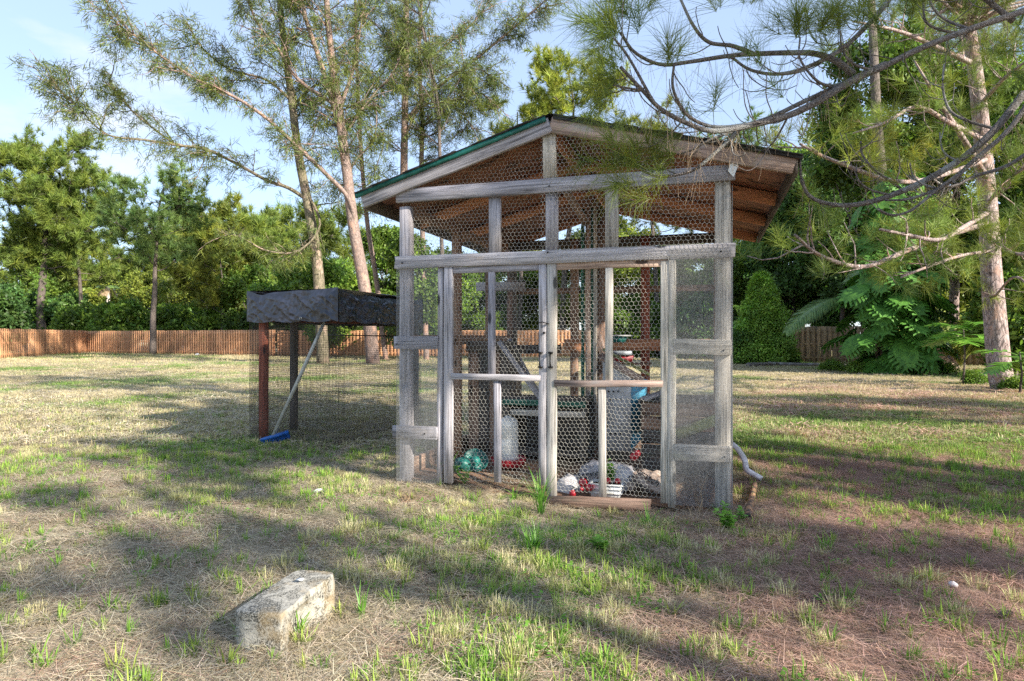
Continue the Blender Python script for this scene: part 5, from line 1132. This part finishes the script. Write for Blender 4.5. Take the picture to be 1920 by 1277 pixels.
# big pine with scaly bark and long limbs
def bigpine():
    r = np.random.default_rng(402); Y = 15.9; base = world(1880, 730, Y); base[2] = 0
    o = thing('pine_tree', 'large pine with scaly pinkish grey trunk near the right edge', 'pine tree', tuple(base), 0, 'pines on the right'); T = Tree()
    L = lambda pts: smooth([world(x, y, yy)-base for x, y, yy in pts], 5)
    tr = L([(1884, 738, Y), (1874, 690, Y), (1866, 600, Y), (1858, 500, Y+.1), (1853, 400, Y+.2), (1845, 300, Y+.2), (1838, 220, Y+.1), (1828, 130, Y), (1815, 40, Y), (1808, -60, Y), (1800, -220, Y)]); T.limb(tr, .275, .11, 12)
    def tufts(ln, n, L0, sc=1.0, up=.3, c=PINEC):
        for i in range(int(n*.6)):
            j = r.integers(1, len(ln)-1); d = (ln[j+1]-ln[j]); d /= np.linalg.norm(d)+1e-9; tw = bend(ln[j], d*.5+r.normal(0, .6, 3)+np.array((0, 0, .1)), L0*r.uniform(.4, 1.1), 4, .2, .08, r); T.limb(tw, .016, .007, 4)
            for _ in range(2): T.leaf(tw[-1]+r.normal(0, .05, 3), (tw[-1]-tw[-2])*4+r.normal(0, .35, 3)+np.array((0, 0, up)), sc*r.uniform(.8, 1.2), jitter_cols(1, c, .3, .5, r)[0])
            T.leaf(tw[-2], r.normal(0, .6, 3)+np.array((0, 0, up)), sc*.9, jitter_cols(1, c, .3, .3, r)[0])
    for pts, ra, n, L0, c in (
        ([(1848, 330, Y), (1800, 250, 14.5), (1760, 190, 13.5), (1715, 115, 12.5)], .08, 6, .5, PINEC),
        ([(1850, 420, Y), (1780, 440, 14), (1700, 470, 12.5), (1620, 500, 11.5), (1540, 480, 10.5), (1490, 440, 10)], .07, 44, .9, PINEC*1.1),
        ([(1850, 400, Y), (1800, 430, 13), (1760, 450, 12), (1700, 440, 11), (1650, 430, 10.5)], .06, 26, .8, PINEC*1.2), ([(1852, 440, Y), (1890, 470, 14), (1930, 480, 12)], .05, 26, .8, PINEC),
        ([(1840, 260, Y), (1780, 230, 14), (1720, 200, 13), (1660, 230, 12), (1600, 250, 11.5)], .06, 34, .8, PINEC*1.2), ([(1835, 200, Y), (1880, 150, 14), (1930, 110, 12)], .06, 34, .8, PINEC),
        ([(1825, 120, Y), (1760, 90, 15), (1690, 60, 14), (1600, 40, 13)], .07, 34, .9, PINEC), ([(1815, 60, Y), (1870, 0, 15), (1920, -40, 14)], .07, 26, .9, PINEC), ([(1852, 380, Y), (1900, 330, 14.6), (1950, 300, 13.5)], .05, 30, .8, PINEC),
        ([(1848, 300, Y), (1760, 330, 13.5), (1680, 340, 12), (1560, 300, 11), (1500, 270, 10.5)], .06, 40, .8, YPINE*.9),
        ([(1855, 470, Y), (1800, 480, 13.5), (1740, 500, 12.5), (1690, 520, 12)], .04, 30, .7, PINEC*1.1), ([(1862, 560, Y), (1900, 520, 14), (1935, 540, 13)], .03, 10, .5, PINEC)):
        ln = L(pts); T.limb(ln, ra, .02, 6); tufts(ln, n, L0, 1.05, .35, c)
    for i in range(40):
        a = r.uniform(0, 6.283); q = tr[r.integers(38, len(tr))]; ln = bend(q, (math.cos(a), math.sin(a), .35), r.uniform(2, 4), 6, .12, .02, r); T.limb(ln, .05, .02, 5); tufts(ln, 9, .8)
    T.finish(o, PT_MID, NEEDLE, BARKPINE)
bigpine()
for i, (px_, Y_, tp, w_, z_, lab, c_, sc_) in enumerate((
    (1920, 24, -60, 330, .12, 'tall dense tree filling the upper right corner', BLC*.9, 1.0), (1660, 26, 40, 250, .38, 'tall glossy tree rising behind the monstera', BLC*.75, .95), (1570, 34, 200, 200, .2, 'dark tree behind the hanging pine limbs', BLD*1.2, 1.1),
    (1480, 37, 300, 150, .1, 'bluish dark tree right of the roof end', BLD*1.3, 1.1), (1410, 46, 440, 120, .05, 'distant blue green tree beside the right coop post', BLD*1.5, 1.2), (1545, 38, 430, 150, .05, 'deep green tree before the tan fence', BLD*1.4, 1.0),
    (1800, 31, 330, 260, .05, 'yellow green thicket behind the tan fence at the right', BLY*.8, 1.1), (1900, 20, 480, 110, .1, 'leafy shrub behind the large pine trunk', BLC*.8, .9), (1690, 36, 370, 190, .05, 'dark thicket directly behind the monstera', BLD, 1.1), (2060, 20, 150, 260, .1, 'dense tree just outside the right edge', BLC*.8, 1.0),
    (1500, 44, 240, 150, .3, 'thin light tree behind the roof end', BLC*1.0, 1.1))):
    broad(lab, px_, Y_, tp, w_, 420+i, c_, z_, ncl=34, npc=64, sc=sc_, group='trees on the right')
broad('bright green cone shaped shrub right of the coop', 1428, 30.5, 512, 104, 450, BLC*1.5, 0, ncl=64, npc=50, sc=.85, name='conical_shrub', cat='shrub', conic=True, small=True, depth=1.6)
broad('low dark shrub at the foot of the cone shaped one', 1395, 30.5, 618, 70, 451, BLD*1.3, 0, ncl=16, npc=40, sc=.8, name='bush', cat='bush', small=True)
broad('low green shrub between the cone shaped shrub and the frond', 1470, 30, 648, 44, 452, BLC, 0, ncl=14, npc=36, sc=.8, name='bush', cat='bush', small=True)
# monstera climbing a trunk; every leaf is a part
def monstera_leaf_mesh(L, seed):
    r = random.Random(seed); p = MB(); n = 8
    mid = lambda f: np.array((0, f*L, .06*L*math.sin(f*3.0)-.10*L*f*f))
    for i in range(n):
        f0, f1 = i/n*.95+.02, (i+.93)/n*.95+.02; wd = .52*L*math.sin(math.pi*(.10+.83*(i+.5)/n))**.75
        for sd in (-1, 1):
            a, b_ = mid(f0), mid(f1); fw = np.array((sd*wd, .16*L, -.10*L*r.uniform(.6, 1.3))); t0, t1 = a+fw*.9+np.array((0, .04*L, 0)), b_+fw*.97
            ma, mb_ = (a+t0)/2+np.array((0, 0, .03*L)), (b_+t1)/2+np.array((0, 0, .03*L)); q = [(0, 1, 3, 2), (2, 3, 5, 4)]
            p.add([a, b_, ma, mb_, t0, t1], q if sd > 0 else [x[::-1] for x in q])
        a, b_ = mid(f0), mid((i+1)/n*.95+.02); w2 = wd*.64; up_ = np.array((0, .07*L, .012*L)); p.add([a, b_, b_+up_+(w2, 0, 0), a+up_+(w2, 0, 0), b_+up_-(w2, 0, 0), a+up_-(w2, 0, 0)], [(0, 3, 2, 1), (0, 1, 4, 5)])
    return p.mesh('leaf', MONST, True)
Ym = 22.5; bx = world(1668, 700, Ym); o = thing('monstera', 'huge split leaved monstera climbing a trunk before the tan fence', 'plant', (bx[0], Ym, 0))
lms = [monstera_leaf_mesh(L, i) for i, L in enumerate((.85, 1.0, 1.2))]
mb = MB(); 
for i in range(9): a = i*.7; mb.tube(bend((math.cos(a)*.5, math.sin(a)*.5, 0), (-math.cos(a)*.22, -math.sin(a)*.22, 1), 3.5, 7, .06, 0, rng), [.07]*7+[.03], 6)
mb.build('stem', BARKDK, o, True)
host = thing('host_trunk', 'dark trunk wrapped by the monstera', 'tree trunk', (bx[0]+.1, Ym+.35, 0)); mb = MB(); mb.tube([(0, 0, 0), (.1, 0, 4), (-.3, .1, 9), (-.4, .3, 14)], [.24, .2, .17, .12], 9); mb.build('bark', BARKDK, host, True)
rm = random.Random(5)
for i in range(298):
    z = 6.9*rm.random()**.85; wz = (1.35 if z < 3.2 else 1.15)*(.55 if z < .5 else 1)*(1.1-.05*z); a = rm.uniform(0, 6.283)
    if rm.random() < .62: a = rm.uniform(-2.9, -.25)
    rr = wz*rm.uniform(.35, 1); me = lms[rm.randrange(3)]; k = link('leaf', me, o); s_ = rm.uniform(.7, 1.1)*(.8 if z > 4.5 else 1)
    k.location = (math.cos(a)*rr, math.sin(a)*rr*.8, z+.25); k.scale = (s_,)*3
    k.rotation_euler = Euler((-rm.uniform(.35, 1.35), rm.uniform(-.5, .5), a-math.pi/2+rm.uniform(-.6, .6)), 'XYZ')
# coconut palm: curved trunk, long arching frond to the left
bx = world(1772, 690, 25.2); o = thing('coconut_palm', 'coconut palm with curved ringed trunk behind the monstera', 'palm tree', (bx[0], 25.2, 0))
pts = np.array([world(x, y, 25.2)-np.array((bx[0], 25.2, 0)) for x, y in ((1780, 690), (1762, 678), (1745, 650), (1733, 612), (1722, 560), (1715, 500))]); pts[0][2] = -.1
mb = MB(); mb.tube(smooth(pts, 4), np.linspace(.36, .17, len(smooth(pts, 4))), 10); mb.build('trunk', BARKPALM, o, True)
tp = pts[-1]
for i, (az, L, up, dr) in enumerate(((3.3, 3.4, .5, 1.6), (2.4, 3.2, .9, 1.4), (.2, 3.2, .6, 1.6), (1.2, 3.0, 1.0, 1.3), (5.3, 2.8, .7, 1.9), (4.4, 2.6, .9, 1.8), (.7, 3.2, .3, 1.5))): palm_frond(tp, az, L, up, dr, FROND, o, 30, .05, .42)
bf = world(1608, 560, 24.0); o = thing('palm_frond', 'long grey green palm frond arching down to the left of the monstera', 'palm frond', tuple(bf))
palm_frond((0, 0, 0), 3.25, 3.3, .15, 1.25, FROND, o, 46, .035, .55, 'blade', hang=1.2)
# areca style fronds at the right
for i, (px_, py_, Y_, lab) in enumerate(((1800, 690, 25, 'yellow green fan of fronds between the slim pine and the coconut palm'), (1905, 690, 22, 'yellow green fronds at the right edge behind the big pine'), (1730, 690, 28, 'pale fronds behind the monstera'))):
    bx = world(px_, py_, Y_); o = thing('areca_palm', lab, 'palm', (bx[0], Y_, 0))
    for k in range(9): palm_frond((0, 0, .2), R.uniform(0, 6.28), R.uniform(2.4, 3.6), R.uniform(.9, 1.4), R.uniform(.8, 1.6), FRONDY, o, 22, .06, .5)
# compound leaved plant left of the big trunk
def compound(label, px, py, Y, n, L, seed, wpx=60):
    r = random.Random(seed); bx = world(px, py, Y); o = thing('leafy_plant', label, 'plant', (bx[0], Y, 0)); z0 = bx[2]; mb = MB(); mb.tube([(0, 0, 0), (.05, 0, z0*.5), (0, 0, z0)], [.03, .022, .012], 5); mb.build('stem', BARKDK, o)
    for i in range(n):
        a = r.uniform(0, 6.28); palm_frond((0, 0, z0*r.uniform(.75, 1)), a, L*r.uniform(.7, 1.1), r.uniform(-.1, .5), .8, WEED, o, 9, .16, .9, 'leaf', hang=.2)
compound('plant with flat layered green leaves left of the big pine trunk', 1806, 612, 17.5, 12, 1.0, 3); compound('flat leaved green plant at the right edge of the photo', 1912, 660, 14.5, 9, .9, 4)
for i, (px_, Y_, lab) in enumerate(((1560, 24.5, 'low leafy plants before the tan fence left of the monstera'), (1610, 22.6, 'ground ferns at the left foot of the monstera'), (1840, 17.5, 'low weeds left of the big pine foot'), (1905, 15.6, 'dark weeds right of the big pine foot'), (1760, 23.0, 'low ferns right of the monstera'), (1700, 22.0, 'fern clump at the front of the monstera'))):
    broad(lab, px_, Y_, 632+H*F/Y_-16-3*(i % 3), 46, 460+i, BLC*1.1, 0, ncl=12, npc=22, sc=.42, name='low_plants', cat='plants', small=True)
# fallen logs
for (pa, pb, Y0, Y1, r_, lab) in (((1402, 690), (1470, 682), 27, 28.5, .10, 'grey fallen branch lying right of the coop'), ((1440, 686), (1600, 690), 28.5, 26.5, .08, 'long pale fallen log before the tan fence')):
    a_, b_ = world(*pa, Y0), world(*pb, Y1); a_[2] = b_[2] = .1; o = thing('fallen_log', lab, 'log', tuple(a_)); mb = MB(); ln = bend((0, 0, 0), (b_-a_), np.linalg.norm(b_-a_), 8, .05, 0, rng); ln[:, 2] = np.abs(ln[:, 2])*.3+.02; mb.tube(smooth(ln, 2), np.linspace(r_, r_*.5, len(smooth(ln, 2))), 8); mb.build('log', BARKTW, o, True)

# ------------------------------------------------------------------ the overhanging pine: its trunk stands just outside the right edge
def overhang():
    r = np.random.default_rng(500); base = np.array((5.6, 5.2, 0)); o = thing('pine_tree', 'pine outside the right edge whose bare curved limbs hang over the coop roof', 'pine tree', tuple(base), 0); T = Tree()
    tr = smooth([(0, 0, -.1), (.05, 0, 2), (-.05, .1, 4), (.1, .1, 7), (0, 0, 11), (.2, .2, 14)], 4); T.limb(tr, .24, .10, 10)
    def LN(pts): return smooth([world(*q)-base for q in pts], 6)
    tuftp = []
    def tuft(p, d, sc=1.0, n=1, c=PINEC*1.0):
        for _ in range(n): T.leaf(p+r.normal(0, .015, 3), np.array(d)+r.normal(0, .25, 3)*np.linalg.norm(d), sc*r.uniform(.85, 1.15), jitter_cols(1, c, .25, .5, r)[0])
    def twig(p, d, L, n=5, lift=.22, ra=.006, tf=True, wig=.2):
        ln = bend(p, d, L, n, wig, lift, r); T.limb(smooth(ln, 3), ra, ra*.6, 5)
        if tf: tuft(ln[-1], (ln[-1]-ln[-2])/np.linalg.norm(ln[-1]-ln[-2])+np.array((0, 0, .35)))
        return ln
    A = 3.9; trunkA = (1990, -10, 4.9)
    main = [
     ([trunkA, (1920, 20, 4.1), (1821, 54, 4.0), (1723, 92, 3.95), (1642, 132, 3.9), (1580, 158, 3.9), (1508, 190, 3.9), (1440, 222, 3.9), (1385, 236, 3.85), (1329, 236, 3.8), (1285, 212, 3.7), (1262, 165, 3.6), (1264, 118, 3.55)], .021, .007, 1),
     ([(1660, 122, 3.92), (1600, 150, 3.85), (1530, 192, 3.8), (1477, 217, 3.8), (1410, 234, 3.75), (1340, 246, 3.7), (1290, 232, 3.7), (1240, 205, 3.65), (1205, 170, 3.6), (1163, 125, 3.55)], .024, .009, 1),
     ([(1600, 140, 3.9), (1570, 116, 3.9), (1530, 101, 3.95), (1485, 99, 4), (1418, 101, 4), (1365, 105, 4), (1293, 116, 3.95), (1239, 121, 3.9), (1190, 98, 3.85), (1163, 60, 3.8)], .022, .008, 1),
     ([(1680, -20, 4.3), (1660, 8, 4.2), (1629, 45, 4.1), (1575, 94, 4.05), (1508, 128, 4), (1454, 139, 4), (1405, 130, 4), (1369, 105, 4)], .019, .008, 0),
     ([(1410, 100, 4), (1373, 86, 4), (1329, 79, 3.95), (1300, 48, 3.9), (1272, -10, 3.9)], .015, .008, 0),
     ([(1391, 237, 3.78), (1368, 262, 3.8), (1320, 305, 3.85), (1293, 322, 3.9), (1240, 332, 3.95), (1203, 320, 4)], .014, .006, 1),
     ([(1240, 205, 3.65), (1225, 190, 3.6), (1180, 110, 3.6), (1150, 70, 3.55)], .011, .006, 1), ([(1205, 170, 3.6), (1175, 165, 3.6), (1150, 160, 3.55)], .008, .005, 1),
     ([(1400, 240, 3.8), (1340, 258, 3.8), (1300, 280, 3.85), (1270, 290, 3.9)], .008, .005, 1), ([(1480, 214, 3.8), (1455, 260, 3.85), (1435, 282, 3.9)], .007, .004, 0),
     ([(1920, 175, 5.0), (1866, 242, 5), (1812, 291, 5), (1732, 340, 4.9), (1642, 376, 4.85), (1575, 385, 4.8), (1521, 370, 4.8), (1503, 336, 4.8), (1500, 300, 4.8)], .032, .008, 0),
     ([(1930, 190, 4.9), (1889, 246, 4.9), (1821, 305, 4.85), (1777, 345, 4.8), (1709, 372, 4.8), (1660, 376, 4.8)], .022, .007, 0), ([(1800, 325, 4.8), (1754, 358, 4.75), (1709, 394, 4.7), (1674, 403, 4.7), (1645, 392, 4.7)], .014, .006, 0),
     ([(1687, 352, 4.9), (1640, 318, 4.9), (1617, 290, 4.9), (1614, 265, 4.9)], .011, .006, 0), ([(1665, 365, 4.85), (1630, 355, 4.85), (1608, 335, 4.85), (1606, 305, 4.85)], .010, .005, 0), ([(1760, 355, 4.8), (1730, 345, 4.8), (1712, 330, 4.8), (1706, 305, 4.8)], .010, .005, 0),
     ([(1790, 300, 5), (1774, 290, 5), (1765, 275, 5), (1762, 248, 5)], .009, .005, 0), ([(1950, 270, 6), (1890, 310, 6), (1830, 330, 6), (1780, 350, 6), (1740, 330, 6)], .02, .008, 0),
     ([(1866, 242, 5), (1810, 225, 5.1), (1780, 205, 5.2), (1768, 165, 5.2), (1770, 120, 5.2)], .012, .007, 0),
     ([(1900, 40, 4.2), (1850, 0, 4.2), (1800, -30, 4.2)], .02, .01, 0), ([(1850, 45, 4.1), (1800, 62, 4.2), (1740, 45, 4.2), (1730, 0, 4.2)], .012, .006, 1), ([(1820, 56, 4.05), (1770, 35, 4.2), (1745, 5, 4.2), (1740, -40, 4.2)], .010, .006, 0),
     ([(1640, 133, 3.9), (1600, 120, 3.8), (1580, 95, 3.8), (1575, 60, 3.8)], .009, .005, 1), ([(1560, 164, 3.9), (1530, 150, 3.7), (1500, 110, 3.7), (1500, 70, 3.7)], .009, .005, 1)]
    lines = []
    for pts, ra, rb, tf in main:
        ln = LN(pts); T.limb(ln, ra, rb, 8); lines.append(ln)
        if tf: tuft(ln[-1], (ln[-1]-ln[-3])/np.linalg.norm(ln[-1]-ln[-3])+np.array((0, 0, .2)), 1, 3)
    # limbs joining to the trunk
    T.limb(smooth([(0, .1, 4.6), world(2060, 60, 5.2)-base, world(1990, -10, 4.9)-base], 5), .07, .042, 8); T.limb(smooth([(0, .1, 3.4), world(2040, 90, 5.2)-base, world(1925, 180, 5.0)-base], 5), .06, .034, 8)
    # explicit needle bunches (pixel, depth, direction)
    for (x, y, Y, dx, dz, n) in ((1163, 62, 3.7, -.6, .3, 5), (1140, 95, 3.6, -1, -.1, 3), (1125, 50, 3.7, -.8, .5, 3), (1200, 60, 3.8, -.2, 1, 3), (1180, 30, 3.8, -.4, 1, 4), (1215, 20, 3.9, .3, 1, 3), (1160, 130, 3.6, -.8, -.3, 2), (1150, 165, 3.6, -.9, -.2, 3), (1135, 190, 3.6, -.8, -.5, 2), (1170, 200, 3.6, -.5, -.6, 2),
        (1230, 300, 3.9, -.3, .8, 4), (1256, 318, 3.9, -.9, -.1, 3), (1195, 305, 3.95, -.6, .6, 4), (1160, 290, 4.0, -.5, .7, 3), (1155, 312, 4, -1, 0, 2), (1120, 295, 4.05, -1, -.1, 1), (1190, 345, 3.95, -.8, -.3, 4), (1225, 370, 3.9, -.7, -.2, 3), (1262, 290, 3.9, -.2, 1, 3),
        (1265, 120, 3.55, -.1, 1, 2), (1500, 70, 3.7, .1, 1, 5), (1530, 60, 3.75, .4, 1, 4), (1575, 60, 3.8, .1, 1, 4), (1560, 100, 3.8, -.3, .9, 3), (1470, 60, 3.8, -.5, 1, 3), (1610, 40, 4, .2, 1, 4), (1650, 60, 4, -.2, 1, 3), (1700, 40, 4.2, .2, 1, 4), (1730, 5, 4.2, 0, 1, 4), (1780, 60, 4.2, -.3, -.6, 3), (1350, 20, 4, .1, 1, 3), (1400, 10, 4.1, .2, 1, 3), (1290, 190, 3.9, .2, -.8, 2), (1330, 215, 3.9, .1, .9, 2),
        (1440, -5, 4.1, .1, .6, 4), (1860, 90, 4.6, .2, -.7, 3), (1900, 130, 4.6, .4, -.4, 4), (1905, 60, 4.3, .3, .7, 3), (1340, 190, 3.95, .2, .9, 2)):
        p = world(x, y, Y)-base; tuft(p, np.array((dx, r.uniform(-.4, .4), dz)), 1.0, max(1, int(n*.7+.5)))
    # random curled twigs, mostly bare, hanging dead needles
    for ln in lines:
        L_ = np.linalg.norm(ln[-1]-ln[0])
        for i in range(int(L_*6)+1):
            j = r.integers(2, len(ln)-2); d = ln[j+1]-ln[j]; d /= np.linalg.norm(d)+1e-9
            twig(ln[j], d*.7+r.normal(0, .45, 3)+np.array((0, 0, -.35)), r.uniform(.12, .42), 6, .30, .0040, r.random() < .15, .14)
    T.mb.build('trunk', BARKTW, o, True); T.mb = MB()
    dead = MB(); A_ = []; B_ = []
    for ln in lines:
        for i in range(int(14*np.linalg.norm(ln[-1]-ln[0]))):
            j = r.integers(1, len(ln)-1); q = ln[j]+r.normal(0, .01, 3)
            for _ in range(r.integers(1, 4)): e = q+np.array((r.normal(0, .05), r.normal(0, .05), -r.uniform(.08, .24))); A_.append(q); B_.append(e)
    dead.wires(A_, B_, .0009); tag(dead.build('dead_needles', FRONDD, o), kind='stuff')
    # crown above the frame
    far = Tree()
    for i in range(34):
        f = .45+.55*i/34; q = tr[min(len(tr)-1, int(f*(len(tr)-1)))]; a = i*2.4; L = r.uniform(1.6, 3.2)
        ln = bend(q, (math.cos(a), math.sin(a), .35), L, 6, .12, .03, r); far.limb(ln, .05, .015, 5)
        for j in range(9):
            k = ln[r.integers(2, 7)]; tw = bend(k, r.normal(0, .7, 3)+np.array((0, 0, .4)), .7, 3, .2, .1, r); far.limb(tw, .014, .007, 3)
            for _ in range(4): far.leaf(tw[-1]+r.normal(0, .08, 3), r.normal(0, .6, 3)+np.array((0, 0, .8)), 1.0, jitter_cols(1, PINEC, .3, .3, r)[0])
    far.finish(o, PT_MID, NEEDLE, BARKPINE, 'upper_crown', 'upper_limbs')
    n = len(T.pos); scatter('needles', PT_NEAR, NEEDLE, np.array(T.pos), rot_to(np.array(T.dir), r.uniform(0, 6.283, n)), np.array(T.sc), np.array(T.col), r.integers(0, 2, n), o, kind='stuff')
overhang()
# pines that stand right of and behind the photographer and shade the lawn
def shade_pine(label, x, y, Ht, W2, seed, st=.35, n_l=24, dens=1.0):
    Y = 20.0; o = pine(label, 960+x/Y*F, Y, HZ-(Ht-H)/Y*F, W2*2/Y*F, seed, st, PINEC, 'far', r0=.24, n_l=n_l, sc=1.3, dens=dens, group='pines outside the right edge of the lawn'); o.location = (x, y, 0); return o
for i, (x, y, h_, w2, st, nl, dn, lab) in enumerate(((11.5, -1.5, 12, 2.1, .5, 10, .6, 'twelve metre pine outside the frame to the right, nearest the coop'), (15.5, 3.0, 14, 2.4, .4, 14, .7, 'fourteen metre pine outside the frame, right of the large scaly pine'),
    (9.3, -4.4, 9, 1.9, .45, 8, .5, 'nine metre pine behind and right of the photographer'), (18, -6, 15, 2.8, .4, 15, .8, 'fifteen metre pine farthest outside the frame to the right'), (25, -2, 15, 3.0, .35, 16, .8, 'broad tall pine far outside the frame to the right'))):
    shade_pine(lab, x, y, h_, w2, 600+i, st, nl, dn)
